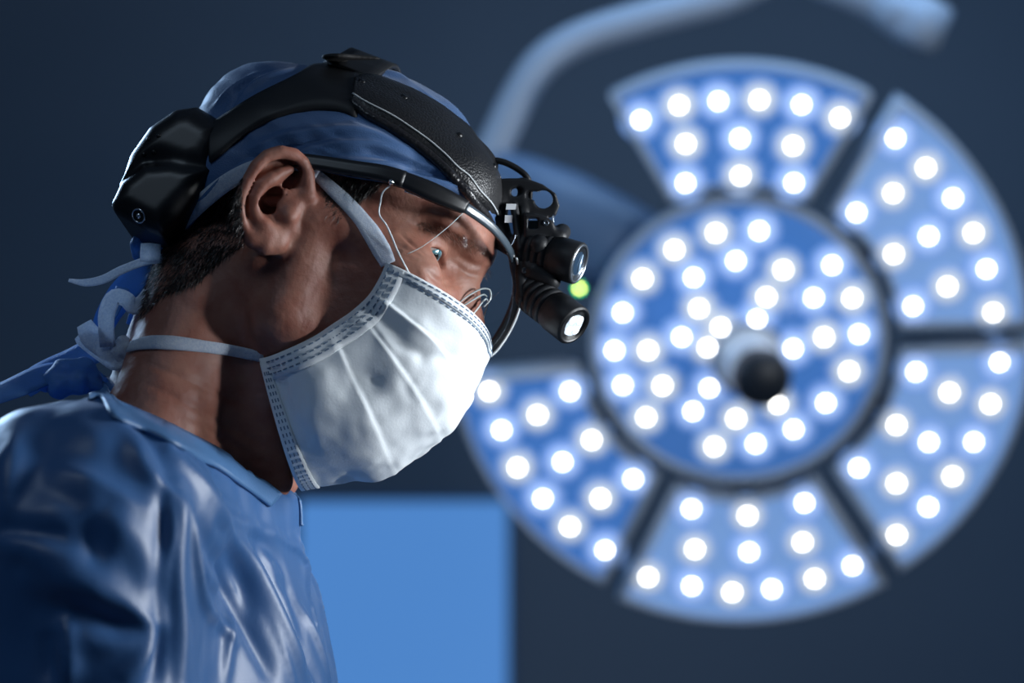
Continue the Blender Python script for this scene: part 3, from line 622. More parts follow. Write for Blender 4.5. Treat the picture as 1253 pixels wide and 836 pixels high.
# ------------------------------------------------------------------ gown
gownm = mat('gown_fabric', (0.029, 0.110, 0.29), 0.45, sheen=0.1, bump=(260, 0.12, 0.0008), spec=0.6)
def gown_field(lo, hi, h):
    G = Field(lo, hi, h)
    G.cap(P(296, 372, 0), P(222, 575, 0), 62, 66, 20)
    G.cap(P(225, 610, 18), P(95, 660, 165), 57, 66, 25); G.cap(P(235, 605, -18), P(150, 650, -165), 56, 64, 30)
    G.cap(P(95, 655, 165), P(120, 1060, 205), 70, 56, 30); G.cap(P(120, 1060, 205), P(520, 1170, 150), 56, 44, 14)
    G.cap(P(150, 650, -165), P(170, 1060, -205), 66, 54, 30); G.cap(P(170, 1060, -205), P(520, 1170, -120), 54, 44, 14)
    G.ell(P(172, 930, 0), (123, 202, 172), 26)
    a, b = w2c([-0.225, 0.0, 1.12])[0], w2c([-0.225, 0.0, 0.42])[0]; ax = unit(b - a); Lh = np.linalg.norm(b - a); e_w = unit(np.cross(ax, [1, 0, 0])); e_u = np.cross(e_w, ax)
    def fn(x, y, z):
        x = x - a[0]; y = y - a[1]; z = z - a[2]; t = x * ax[0] + y * ax[1] + z * ax[2]; U = x * e_u[0] + y * e_u[1] + z * e_u[2]; W = x * e_w[0] + y * e_w[1] + z * e_w[2]
        R = 150 + 70 * np.clip(t / Lh, 0, 1) + 7 * np.sin(7 * np.arctan2(W, U)) * np.clip(t / Lh, 0, 1)
        d = np.sqrt((U / 0.88) ** 2 + (W / 1.12) ** 2) - R; return np.maximum(d * 0.85, np.abs(t - Lh / 2) - Lh / 2)
    G.op(fn, (a + b) / 2, Lh / 2 + 260, 40)
    n = np.array([0.533, 0.846, 0.0]); n = unit(n + [0, 0, -0.04]); G.half(n, P(225, 529, 62), 3)
    return G, n
v_split = -255.0
G1, cn = gown_field([-470, v_split, -285], [40, 15, 300], 2.3); GV, GQ = G1.mesh(2)
G2, _ = gown_field([-500, -1080, -360], [20, v_split + 12, 420], 9.0); GV2, GQ2 = G2.mesh(1)
GN = normals(GV, GQ); gb = bvh(GV, GQ)
GV += GN * (vnoise(GV * [1, 0.45, 1], 26, 21) * 1.8 + vnoise(GV * [1, 0.5, 1], 12, 22) * 0.6)[:, None]
def C6(cx, cy): return cx / 2.058, 430 + cy / 2.058
folds = [([(452,350),(448,420),(440,560),(450,700),(455,836)],8,6.5), ([(418,330),(420,420),(424,540),(428,836)],6,-5.5), ([(520,370),(600,490),(700,680),(780,836)],7.9,7.6), ([(500,420),(560,560),(640,720),(690,836)],6.5,-6.8),
         ([(472,390),(495,520),(520,650),(590,730)],3.6,5.1), ([(590,600),(580,700),(560,836)],4.3,4.2), ([(640,470),(690,590),(740,700),(800,836)],5.8,-5.1), ([(760,640),(800,740),(830,836)],3.6,4.2), ([(700,560),(740,620),(780,760)],5.0,-3.4),
         ([(560,400),(620,440),(690,460)],4.3,3.4), ([(540,440),(600,470),(660,540)],3.6,-3.4), ([(420,240),(500,330),(560,420)],5.8,4.2), ([(300,130),(380,220),(430,330)],7.2,-4.2), ([(230,110),(330,200),(400,330)],8.6,4.2),
         ([(60,520),(170,570),(280,630),(380,690)],11.5,11.0), ([(120,640),(240,660),(385,712)],7.2,-11.0), ([(0,455),(80,470),(170,470)],5.8,-7.6), ([(0,500),(60,490),(150,520)],7.2,5.1), ([(45,200),(35,270),(10,360)],6.5,5.1), ([(90,190),(90,300),(70,400)],10.1,-5.1),
         ([(100,170),(190,240),(300,290),(390,300)],13.0,-6.8), ([(160,720),(170,780),(165,836)],6.5,6.8), ([(200,730),(300,740),(370,700)],7.2,5.1), ([(120,700),(130,780),(130,836)],6.5,-6.8), ([(300,836),(350,780),(390,700)],6.5,6.0), ([(380,836),(395,760),(400,690)],5.0,-5.1),
         ([(200,420),(240,460),(260,540)],7.2,-4.2), ([(260,400),(330,470),(390,590)],8.6,5.1), ([(730,470),(775,520),(800,620),(840,790)],2.9,3.4)]
for pts, wd, h in folds:
    c, _ = castline(gb, [C6(*q) for q in pts], 20)
    if len(c): stroke(GV, GN, c, wd * 1.1, h * (0.7 if pts[0][0] < 300 else 0.9))
def C7(cx, cy): return cx / 1.478, 270 + cy / 1.478
for pts, wd, h in [([(300,485),(345,545),(370,690),(412,752)],2.6,3.2), ([(352,580),(366,640),(385,705),(412,748)],2.2,2.2), ([(358,590),(372,650),(392,700)],5,-3.0), ([(375,500),(420,580),(470,680),(530,836)],3,3.4), ([(420,540),(470,640),(520,740),(570,836)],3.4,3.0),
                   ([(495,565),(548,612),(562,690),(597,836)],2.4,3.0), ([(300,480),(306,560),(296,640),(300,836)],3.2,3.0), ([(30,400),(22,460),(12,530)],4,3.0), ([(0,580),(60,586),(130,620),(250,715),(276,748)],4,4.2), ([(20,610),(90,640),(200,720)],6,-3.0),
                   ([(118,700),(124,780),(122,836)],4,3.6), ([(245,830),(262,780),(272,740)],4,3.0), ([(180,770),(230,765),(272,745)],3,2.4), ([(300,485),(262,450),(240,400)],5,2.6), ([(335,420),(380,480),(430,520)],3,2.0), ([(300,420),(310,395),(330,390)],3,1.8), ([(410,600),(440,660),(460,720)],6,-3.6), ([(455,560),(510,620),(540,700)],5,-2.4), ([(150,560),(165,600),(160,640)],6,-2.5), ([(60,470),(120,500),(200,520)],7,-2.5), ([(100,440),(180,470),(260,520)],5,2.0)]:
    c, _ = castline(gb, [C7(*q) for q in pts], 24)
    if len(c): stroke(GV, GN, c, wd, h)
GV = relax(GV, GQ, 0.3)
gown = mk('gown', np.vstack([GV, GV2]), np.vstack([GQ, GQ2 + len(GV)]), gownm, person)
gb = bvh(GV, GQ)
# neck binding: a loop round the neck in the collar plane
na, nb_ = P(300, 350, 0), P(225, 565, 0); nax = unit(nb_ - na); q1 = unit(np.cross(nax, [0, 0, 1])); q2 = np.cross(nax, q1); pc = P(225, 529, 62); loop = []; lnrm = []
for g in np.linspace(0, 2 * math.pi, 97):
    o_ = na + 62.5 * (math.cos(g) * q1 + math.sin(g) * q2); t = ((pc - o_) @ cn) / (nax @ cn); t = t
    for _ in range(3):
        r_ = 62.6 + 3.0 * np.clip(t / np.linalg.norm(nb_ - na), 0, 1.2); o_ = na + r_ * (math.cos(g) * q1 + math.sin(g) * q2); t = ((pc - o_) @ cn) / (nax @ cn)
    loop.append(o_ + nax * (t + 5.0)); lnrm.append(math.cos(g) * q1 + math.sin(g) * q2)
loop = np.array(loop); lnrm = np.array(lnrm); hb2 = bvh(np.vstack([BV, GV]), np.vstack([BQ, GQ + len(BV)]))
for i in range(len(loop)):                   # let the binding sit on the cloth
    q, n, _, d = bb.find_nearest(Vector(loop[i])); 
    if (loop[i] - np.array(q)) @ lnrm[i] < 1.5: loop[i] = np.array(q) + lnrm[i] * 1.5
for _ in range(4): loop[1:-1] = 0.5 * loop[1:-1] + 0.25 * (loop[:-2] + loop[2:])
tcn = unit(np.gradient(loop, axis=0)); sdl = unit(np.cross(lnrm, tcn))
bindm = mat('gown_binding', (0.075, 0.18, 0.37), 0.42, bump=(800, 0.3, 0.0004, 'weave'))
pip = mat('piping_thread', (0.26, 0.40, 0.62), 0.5)
pd = (GV - pc) @ cn; relv = GV - na; rad_ = np.linalg.norm(relv - (relv @ nax)[:, None] * nax, axis=1); okv = (pd > -13.0) & (pd < -0.4) & (rad_ < 112)
okv &= GV[:, 2] < 10; fsel = GQ[okv[GQ].any(1) & (rad_[GQ].max(1) < 116)]; vid_, inv_ = np.unique(fsel, return_inverse=True); bv = GV[vid_]; bp_ = pd[vid_]; bn_ = normals(GV, GQ)[vid_]
bv = bv - cn * (bp_ - np.clip(bp_, -13.0, -0.6))[:, None] + bn_ * 0.9; bq = inv_.reshape(fsel.shape)
bnd = mk('neck_binding', bv, bq, bindm, gown); sm = bnd.modifiers.new('cloth_thickness', 'SOLIDIFY'); sm.thickness = 0.0012; sm.offset = 0
line = catmull([(116, 466), (135, 472), (160, 482), (200, 503), (240, 528), (280, 553), (312, 577), (343, 604)], 60); tg = unit(np.gradient(line, axis=0)); pdn = np.stack([-tg[:, 1], tg[:, 0]], 1); ss = []
for (x, y), d_ in zip(line, pdn):            # where the gown's edge shows in front of the neck
    e_ = 0.0
    for q_ in np.arange(-40, 41, 1.0):
        g_, _1 = cast(gb, x + d_[0] * q_, y + d_[1] * q_); k_, _2 = cast(bb, x + d_[0] * q_, y + d_[1] * q_)
        if g_ is not None and (k_ is None or g_[2] > k_[2]): e_ = q_; break
    ss.append(e_)
ss = np.array(ss); ss = np.array([np.median(ss[max(0, i - 3):i + 4]) for i in range(60)]); ss = np.convolve(np.pad(ss, 4, 'edge'), np.ones(9) / 9, 'valid')
rowsb = []
for off_ in (2.0, 6.0, 10.0, 14.0, 18.0, 22.0):
    c_, n_ = castline(gb, line + pdn * (ss + off_)[:, None], 60, 0.0, spline=False)
    for _ in range(6): c_[1:-1] = 0.5 * c_[1:-1] + 0.25 * (c_[:-2] + c_[2:]); n_[1:-1] = unit(0.5 * n_[1:-1] + 0.25 * (n_[:-2] + n_[2:]))
    rowsb.append(c_ + n_ * 1.3)
RB = np.array(rowsb); kq = RB.shape[1]; nbv = RB.reshape(-1, 3); nbq = np.array([(i * kq + j, (i + 1) * kq + j, (i + 1) * kq + j + 1, i * kq + j + 1) for i in range(5) for j in range(kq - 1)])
nb_o = mk('neck_binding', nbv, nbq, bindm, gown); sm = nb_o.modifiers.new('cloth_thickness', 'SOLIDIFY'); sm.thickness = 0.0022; sm.offset = 0
mk('piping', *tube(RB[4] + normals(nbv, nbq).reshape(6, kq, 3)[4] * 0.0 + np.array([0, 0, 1.2]), 0.5, 6), pip, gown)
tail('collar_flap', [(338, 596, 6), (341, 612, 6), (339, 626, 6), (334, 640, 8)], [9, 8, 6, 3], bindm, gown, (0.8, 0.1, 1), 0.0)
# gown ties at the nape
tail('gown_tie', [(142, 424, -6), (118, 428, -2), (88, 442, 4), (55, 458, 12), (25, 476, 25)], [17.5, 21.2, 22.5, 21.2, 17.5], tiem, gown, (-0.2, 0.6, 1), [0, .2, -.1])
tail('gown_tie', [(128, 474, 30), (110, 458, 34), (88, 453, 36), (60, 456, 40), (20, 474, 60), (-20, 490, 80)], [11.2, 16.2, 18.8, 21.2, 21.2], tiem, gown, (0.2, 0.9, 1), [0, .5, .2, .4])
K = Field(P(40, 490, 10), P(140, 435, 70), 1.2); K.chain([P(60, 468, 45), P(80, 456, 42), (P(100, 455, 38)), P(116, 464, 34)], [6, 9, 9, 5], 4); K.chain([P(70, 474, 50), P(96, 470, 46), P(120, 474, 40)], [6, 7, 4], 4)
kv, kq = K.mesh(1); kv += normals(kv, kq) * (vnoise(kv, 6, 8) * 0.9)[:, None]; mk('gown_tie_knot', kv, kq, tiem, gown)
print('gown', time.time() - T0)
# trousers, shoes and gloves complete the figure below the picture
legm = mat('scrub_trousers', (0.05, 0.14, 0.34), 0.7); shoem = mat('clog_white', (0.6, 0.64, 0.68), 0.4); glovem = mat('latex_glove', (0.66, 0.66, 0.6), 0.35)
for sy in (-1, 1):
    c = [(-0.23, 0.11 * sy, 0.62), (-0.225, 0.11 * sy, 0.3), (-0.235, 0.115 * sy, 0.085)]
    mk('trouser_leg', *tube(w2c(np.array(c)), [95, 82, 78], 20, 14), legm, person)
    Z = Field(w2c([-0.36, 0.115 * sy, 0.06])[0] - [40, 120, 110], w2c([-0.02, 0.115 * sy, 0.06])[0] + [60, 140, 110], 4)
    for x, z, r in ((-0.30, 0.045, 42), (-0.22, 0.05, 44), (-0.12, 0.04, 40), (-0.06, 0.036, 36)): Z.ell(w2c([x, 0.115 * sy, z])[0], (r * 1.5, r, r * 1.05), 14)
    Z.cap(w2c([-0.27, 0.115 * sy, 0.08])[0], w2c([-0.25, 0.115 * sy, 0.11])[0], 42, 40, 12)
    zw = w2c([0, 0, 0.004])[0]; Z.half(w2c([0, 0, -1.0])[0] - w2c([0, 0, 0])[0], zw, 2)
    zv, zq = Z.mesh(1); mk('clog', zv, zq, shoem, person)
    wq = 150 if sy < 0 else -120; hbase = P(520, 1170, wq)
    Hf = Field(hbase - [70, 110, 80], hbase + [240, 90, 80], 2.2)
    up = np.array([0, 1.0, 0]); fwd = unit(np.array([1, -0.25, -0.15 * np.sign(wq)])); sd_ = unit(np.cross(up, fwd)) * (1 if wq > 0 else -1)
    Hf.cap(hbase - fwd * 40, hbase + fwd * 30, 33, 27, 10); pm = hbase + fwd * 75
    for k in range(4):
        o_ = hbase + fwd * 92 + sd_ * (k - 1.5) * 20; Hf.cap(hbase + fwd * 34 + sd_ * (k - 1.5) * 12, o_, 14, 11, 8)
        l1 = (38, 44, 41, 32)[k]; j1 = o_ + fwd * l1 * 0.95 - up * 8; j2 = j1 + fwd * l1 * .55 - up * 16; j3 = j2 + fwd * l1 * .25 - up * 16
        Hf.chain([o_, j1, j2, j3], [10, 9.2, 8.4, 7.4], 3)
    tb = hbase + fwd * 45 - sd_ * 24; Hf.chain([tb, tb + fwd * 30 - sd_ * 22 - up * 6, tb + fwd * 58 - sd_ * 24 - up * 16, tb + fwd * 78 - sd_ * 16 - up * 24], [14, 11, 9.5, 8], 6)
    hv_, hq_ = Hf.mesh(1); mk('glove', hv_, hq_, glovem, person)
# ------------------------------------------------------------------ face mask
mask = thing('face_mask', 'white pleated surgical face mask with stitched edges covering nose and mouth', 'face mask', c2w(L(90, 0, -60))[0])
maskm = mat('mask_fabric', (0.70, 0.745, 0.775), 0.75, sss=(0.05, (1, 1, 1), 0.003), bump=(650, 0.25, 0.0005), mott=(30, (0.66, 0.71, 0.745), 0.6))
E_px = [(475, 322), (468, 338), (456, 357), (440, 374), (420, 390), (385, 411), (345, 428), (320, 437)]
M_px = [(597, 411), (593, 436), (579, 470), (556, 514), (512, 549), (468, 577), (420, 586), (366, 596)]
NTm, NSm = 120, 44
Ec = catmull(E_px, NTm); Mc = catmull(M_px, NTm); E3, _ = castline(bb, Ec, NTm, 3.0, spline=False)
for _ in range(6): E3[1:-1] = 0.5 * E3[1:-1] + 0.25 * (E3[:-2] + E3[2:])
M3 = np.array([PM(x, y, 0) for x, y in Mc]); half = np.zeros((NTm, NSm, 3)); hn = np.zeros((NTm, NSm))
for i in range(NTm):
    tt = i / (NTm - 1); ye = (E3[i] - HO) @ ly; c = E3[i] - ye * ly
    for j in range(NSm):
        al = math.pi / 2 * j / (NSm - 1); ca, sa = math.cos(al), math.sin(al)
        half[i, j] = c + (E3[i] - c) * ca ** 0.82 + (M3[i] - c) * sa ** 0.92
        s_ = j / (NSm - 1); fade = np.clip(1 - 0.75 * s_, 0, 1) * min(1, s_ * 9)
        for tk, A in ((0.27, 3.4), (0.46, 3.0), (0.64, 2.6)):
            dt = tt - tk - 0.03 * s_; hn[i, j] += A * fade * (math.exp(-dt / 0.11) * min(1.0, dt / 0.012) if dt > 0 else 0)
        hn[i, j] += 1.2 * s_ * math.sin(tt * 9 + 1.0) * (0.3 + s_) * (1 - tt) * 0.5
MV = np.concatenate([half, mirror(half[:, :-1][:, ::-1])], 1); HNm = np.concatenate([hn, hn[:, :-1][:, ::-1]], 1); NC = MV.shape[1]
Vm = MV.reshape(-1, 3).copy(); Qm = np.array([(i * NC + j, (i + 1) * NC + j, (i + 1) * NC + j + 1, i * NC + j + 1) for i in range(NTm - 1) for j in range(NC - 1)])
Nm = normals(Vm, Qm); so = np.sign(((Vm - L(40, 0, -40)) * Nm).sum(1).mean()); Nm *= so
Vm += Nm * HNm.reshape(-1)[:, None]
jj = np.tile(np.arange(NC), NTm); ed = np.clip(np.minimum(jj, NC - 1 - jj) / 8.0, 0, 1) * np.repeat(np.clip(np.minimum(np.arange(NTm), NTm - 1 - np.arange(NTm)) / 8.0, 0, 1), NC)
Vm += Nm * (ed * (vnoise(Vm, 15, 31) * 1.1 + vnoise(Vm, 7, 32) * 0.4))[:, None]
mb0 = bvh(Vm, Qm)
for pts, wd, h in [([(455,386),(478,405),(500,426),(540,440),(575,438)],4.5,-2.6), ([(462,360),(500,392),(545,420)],5,1.8), ([(425,470),(445,462),(470,470)],5,-1.5), ([(490,460),(505,488),(515,482)],4,-1.4), ([(355,500),(380,520),(400,560)],6,1.2), ([(440,530),(470,520),(500,500)],6,1.2), ([(452,388),(462,400),(480,428)],2.5,1.2)]:
    c, _ = castline(mb0, pts, 14)
    if len(c): stroke(Vm, Nm, c, wd, h)
panel = mk('panel', Vm, Qm if so > 0 else Qm[:, ::-1], maskm, mask)
sm = panel.modifiers.new('cloth_thickness', 'SOLIDIFY'); sm.thickness = 0.0007; sm.offset = -1
G_ = Vm.reshape(NTm, NC, 3); Gn = Nm.reshape(NTm, NC, 3)
def gs(t, s):                                 # point and normal at (t, s in columns of the near half)
    i = t * (NTm - 1); j = s * (NSm - 1) if s <= 1 else NSm - 1 + (s - 1) * (NSm - 1); i0 = min(int(i), NTm - 2); j0 = min(int(j), NC - 2); a, b = i - i0, j - j0
    f_ = lambda A: (A[i0, j0] * (1 - a) * (1 - b) + A[i0 + 1, j0] * a * (1 - b) + A[i0, j0 + 1] * (1 - a) * b + A[i0 + 1, j0 + 1] * a * b)
    return f_(G_), unit(f_(Gn))
# edge bindings: slightly raised folded strips with rows of stitches
def edge_strip(ts, lo, hi, along, name):
    c0, c1, nn = [], [], []
    for u in ts:
        p, n = gs(*((u, lo) if along == 't' else (lo, u))); q, m_ = gs(*((u, hi) if along == 't' else (hi, u))); c0.append(p); c1.append(q); nn.append(unit(n + m_))
    c0, c1, nn = map(np.array, (c0, c1, nn)); mk(name, *ribbon((c0 + c1) / 2 + nn * 0.55, c1 - c0, nn, np.linalg.norm(c1 - c0, axis=1), 0.9, 4, 0.0), maskm, mask)
tsv = np.linspace(0.0, 1, 60); edge_strip(tsv, 0.0, 0.115, 't', 'side_binding'); edge_strip(tsv, 2.0 - 0.115, 2.0, 't', 'side_binding')
ssv = np.linspace(0.02, 1.98, 70); edge_strip(ssv, 0.0, 0.075, 's', 'edge_fold'); edge_strip(ssv, 0.945, 1.0, 's', 'edge_fold')
dashes = []
def stitch(path, ln=2.9, gap=1.7, wd=0.6, off=1.45):
    p = np.array([q[0] for q in path]); n = np.array([q[1] for q in path]); d = np.concatenate([[0], np.cumsum(np.linalg.norm(np.diff(p, axis=0), axis=1))]); x = 1.0
    while x + ln < d[-1]:
        c = [np.array([np.interp(x + e, d, p[:, k]) for k in range(3)]) for e in (0, ln / 2, ln)]; nn = unit(np.array([np.interp(x + ln / 2, d, n[:, k]) for k in range(3)]))
        t = unit(c[2] - c[0]); a = np.cross(nn, t) * wd / 2; V = []
        for q in c: V += [q + a + nn * off, q - a + nn * off, q - a + nn * (off - .5), q + a + nn * (off - .5)]
        F = [(0, 3, 2, 1), (8, 9, 10, 11)]
        for k in (0, 4): F += [(k + m_, k + (m_ + 1) % 4, k + 4 + (m_ + 1) % 4, k + 4 + m_) for m_ in range(4)]
        dashes.append((np.array(V), F)); x += ln + gap
for s_ in (0.022, 0.053, 0.084):
    stitch([gs(t, s_) for t in np.linspace(0.02, 0.98, 50)]); stitch([gs(t, 2 - s_) for t in np.linspace(0.02, 0.98, 50)])
for t_ in (0.020, 0.058, 0.088): 
    if t_ != 0.020: stitch([gs(t_, s) for s in np.linspace(0.13, 1.87, 90)], off=0.7 if t_ > 0.07 else 1.45)
    else: stitch([gs(t_, s) for s in np.linspace(0.13, 1.87, 90)])
for t_ in (0.955, 0.970, 0.985): stitch([gs(t_, s) for s in np.linspace(0.06, 1.94, 90)], ln=2.2, gap=2.0, off=1.45)
st_o = mk('stitching', *merge(dashes), mat('mask_thread', (0.10, 0.16, 0.25), 0.7), mask, smooth=False); st_o['kind'] = 'stuff'
# ties
def strapline(B_, pts, n, wid, out, name, m, parent, both=True):
    c, nn = castline(B_, pts, n, out)
    for _ in range(4): c[1:-1] = 0.5 * c[1:-1] + 0.25 * (c[:-2] + c[2:]); nn[1:-1] = unit(0.5 * nn[1:-1] + 0.25 * (nn[:-2] + nn[2:]))
    t = unit(np.gradient(c, axis=0)); sd = unit(np.cross(nn, t)); o = mk(name, *ribbon(c, sd, nn, wid, 0.9, 4, 0.04), m, parent)
    if both: mk(name, *ribbon(mirror(c), mirror(c + sd) - mirror(c), mirror(c + nn) - mirror(c), wid, 0.9, 4, 0.04), m, parent)
    return o
strapline(hb, [(476, 324), (468, 308), (452, 284), (430, 257), (408, 233), (388, 214)], 30, [9, 11, 11, 9.5, 8, 6.5], 2.2, 'tie', tiew, mask)
strapline(cfb, [(390, 214), (368, 202), (338, 200), (305, 209), (270, 229), (236, 258), (214, 282)], 40, [7, 8, 9, 10, 10, 9], 2.6, 'tie', tiew, mask)
strapline(bb, [(324, 436), (290, 430), (250, 425), (210, 421), (180, 421), (160, 426)], 40, [6.5, 6.5, 7, 9, 9, 7], 1.6, 'tie', tiew, mask)
tail('tie_tail', [(162, 426, 26), (148, 434, 24), (130, 428, 28), (112, 412, 30), (103, 396, 28)], [8.4, 13.2, 14.4, 14.4, 9.6], tiew, mask, (0.2, 0.3, 1), [0, .5, .2, -.3])
tail('tie_tail', [(160, 420, 30), (152, 432, 32), (144, 440, 31), (128, 430, 32), (105, 414, 28), (98, 408, 28)], [7.2, 13.2, 14.4, 13.2, 10.8], tiew, mask, (-0.2, 0.7, 1), [0, -.4, .3])
tail('tie_tail', [(132, 424, 34), (130, 402, 38), (131, 382, 40), (140, 364, 40), (154, 366, 38), (164, 376, 36), (174, 370, 36), (182, 357, 34)], [9.6, 9.6, 10.2, 9.6, 9.6, 9.6, 7.2], tiew, mask, (0.1, 0.2, 1), [0, .1, .3, .1, -.2, 0, 0])
tail('tie_tail', [(148, 434, 30), (150, 444, 29), (142, 450, 29)], [12.0, 12.0, 8.4], tiew, mask, (0.2, 0.1, 1), 0.2)
tail('tie_tail', [(204, 316, 38), (180, 319, 40), (150, 330, 40), (126, 342, 38), (104, 346, 36), (84, 343, 36)], [6.0, 6.0, 6.0, 5.4, 4.8, 2.4], tiew, mask, (0.0, 0.4, 1), [0, .3, -.2, .5])
tail('tie_tail', [(172, 309, 46), (182, 309, 47), (196, 310, 44)], [10.8, 11.4, 10.8], tiew, mask, (0.1, 0.1, 1), 0.1)
K = Field(P(100, 460, -10), P(185, 400, 60), 1.0); K.chain([P(150, 418, 30), P(156, 428, 32), P(148, 438, 30)], [4, 5.2, 4], 3); K.ell(P(146, 430, 28), (7, 5, 6), 3)
kv, kq = K.mesh(1); kv += normals(kv, kq) * (vnoise(kv, 4, 9) * 0.5)[:, None]; mk('tie_knot', kv, kq, tiew, mask)
print('mask', time.time() - T0)
# ------------------------------------------------------------------ safety goggles
gog = thing('safety_goggles', 'clear wraparound safety goggles with a black brow frame over the eyes', 'goggles', c2w(L(100, 0, 10))[0])
black = mat('black_plastic', (0.008, 0.009, 0.011), 0.38); chrome = mat('chrome', (0.75, 0.78, 0.82), 0.18, 1.0)
gl = bpy.data.materials.new('clear_lens'); gl.use_nodes = True; nt = gl.node_tree; nt.nodes.clear()
o_ = nt.nodes.new('ShaderNodeOutputMaterial'); mx = nt.nodes.new('ShaderNodeMixShader'); tr = nt.nodes.new('ShaderNodeBsdfTransparent'); gsy = nt.nodes.new('ShaderNodeBsdfGlossy'); fr_ = nt.nodes.new('ShaderNodeLayerWeight'); pw_ = nt.nodes.new('ShaderNodeMath'); pw_.operation = 'POWER'; pw_.inputs[1].default_value = 6.0; ma_ = nt.nodes.new('ShaderNodeMath'); ma_.operation = 'MULTIPLY_ADD'; ma_.inputs[1].default_value = 0.35; ma_.inputs[2].default_value = 0.0005
tr.inputs[0].default_value = (0.94, 0.97, 0.97, 1); gsy.inputs['Roughness'].default_value = 0.04; fr_.inputs[0].default_value = 0.5; nt.links.new(fr_.outputs['Facing'], pw_.inputs[0]); nt.links.new(pw_.outputs[0], ma_.inputs[0])
nt.links.new(ma_.outputs[0], mx.inputs[0]); nt.links.new(tr.outputs[0], mx.inputs[1]); nt.links.new(gsy.outputs[0], mx.inputs[2]); nt.links.new(mx.outputs[0], o_.inputs[0])
edgem = mat('lens_edge', (0.75, 0.82, 0.84), 0.12, spec=0.9)
near = [(50, 77), (58, 75.5), (68, 72), (79, 66.5), (88, 60), (96, 52), (103, 42), (108.5, 31), (112, 20), (113.6, 10), (114, 0)]
far = [(114.5, -12), (115.5, -24), (115, -36), (112, -48), (105, -58), (94, -65), (80, -70), (66, -73), (50, -77)]
plan = catmull([(x, y, 0) for x, y in near + far], 160)[:, :2]; dd = np.concatenate([[0], np.cumsum(np.linalg.norm(np.diff(plan, axis=0), axis=1))]); dm = np.interp(0, -plan[:, 1], dd)
def ztop(x, y): return np.interp(y, [-77, -60, -52, -42, -24, 0, 20, 42, 60, 77], [20, 16, 20, 30, 37, 40, 42, 44, 44, 41])
def zbot(x, y):
    a = abs(y); z = np.interp(a, [0, 6, 13, 22, 36, 55, 66, 72, 75, 77], [14, 12, 0, -9, -13, -13, -6, 4, 12, 18]); return z if y > -45 else min(z, ztop(x, y) - 14)
NR = 18; LV = []
for k, (x, y) in enumerate(plan):
    zt, zb = ztop(x, y), zbot(x, y)
    for r in range(NR):
        u = r / (NR - 1); LV.append(L(x - 5 * u * u + 5.0 * math.sin(math.pi * u) * min(1, k / 20) - 6 * math.sin(math.pi * min(1, u * 1.15)) * max(0, 1 - k / 14), y * (1 - 0.03 * u), zt + (zb - zt) * u))
LV = np.array(LV); LQ = np.array([(k * NR + r, (k + 1) * NR + r, (k + 1) * NR + r + 1, k * NR + r + 1) for k in range(len(plan) - 1) for r in range(NR - 1)])
lens = mk('lens', LV, LQ, gl, gog)
Lg = LV.reshape(len(plan), NR, 3); rimpath = np.vstack([Lg[0, :, :], Lg[1:, -1, :]])
mk('lens_edge', *tube(catmull(np.vstack([rimpath[0:NR:4], rimpath[NR + 2::5]]), 160), 0.5, 6), edgem, lens)
q = int(np.argmin(np.abs(plan[:, 1] - 60)))
mk('lens_seam', *tube(catmull([L(*v) for v in [(88.5, 60.5, 43), (83.5, 63.2, 28), (76, 65.8, 12), (70, 67, 4)]], 14), 0.22, 5), edgem, lens)
def bar(i0, i1, hz, th, name, m):
    c = np.array([Lv([x, y, ztop(x, y) + 1.0]) for x, y in plan[i0:i1]]); t = unit(np.gradient(c, axis=0)); up = np.tile(tz, (len(c), 1)); nn = unit(np.cross(t, up))
    return mk(name, *ribbon(c, up, nn, hz, th, 3), m, gog)
i60 = q; i_end = int(np.argmin(np.abs(dd - np.interp(50, -plan[:, 1], dd))))
bar(0, i60 + 1, [9, 10, 11, 10, 8], 4.2, 'brow_frame', black); bar(i60, int(np.argmin(np.abs(plan[:, 1] - 4))), [6, 4.5, 4], 2.4, 'brow_rim', mat('smoke_plastic', (0.05, 0.07, 0.09), 0.25, spec=0.8))
cfar = catmull([L(*v) for v in [(113.5, 10, 42), (114.5, -6, 40), (116.5, -24, 36), (117, -40, 27), (115.5, -50, 14), (112, -55, 0), (106, -58, -9)]], 40)
mk('lens_rim', *ribbon(cfar, unit(np.tile(ly * -0.5 + fx, (40, 1))), np.tile(unit(ly + 0.35 * tz), (40, 1)), [4.5, 6, 6.5, 6.5, 5.5], 5, 3), black, gog)
mk('lens_rim_edge', *tube(cfar + fx * 3.4, 0.7, 6), edgem, gog)
# temple arms: rest over the ears
arm = catmull([L(52, 77.5, 42), L(38, 80, 40), L(20, 81, 35.5), L(0, 81, 31), L(-14, 80, 27), L(-26, 78, 20)], 30)
for sg in (1, -1):
    c = arm if sg == 1 else mirror(arm); t = unit(np.gradient(c, axis=0)); nn = np.tile(ly * sg, (30, 1)); mk('temple_arm', *ribbon(c, unit(np.cross(nn, t)), nn, [10, 9, 8.5, 8, 7], 3.6, 3), black, gog)
hingec = L(46, 80, 37); mk('hinge_screw', *lathe(hingec, ly, [(-2, 1.6), (1.2, 1.6), (1.6, 0.2)], 12), chrome, gog)
mk('hinge_clip', *tube(catmull([cast(hb, x, y, 5)[0] for x, y in [(514, 243), (503, 239), (492, 235)]], 10), 0.9, 6), chrome, gog)
for pts_ in ([(552, 379, 16), (570, 364, 14), (588, 354, 11), (599, 355, 9), (600, 366, 8), (592, 376, 9)], [(556, 382, 15), (574, 370, 13), (590, 361, 10), (596, 363, 9)]):
    mk('nose_pad', *tube(catmull([PM(*q) for q in pts_], 26), [0.3, 0.5, 0.6, 0.6, 0.4], 8), mat('clear_silicone', (0.42, 0.46, 0.47), 0.15, spec=0.8), gog)
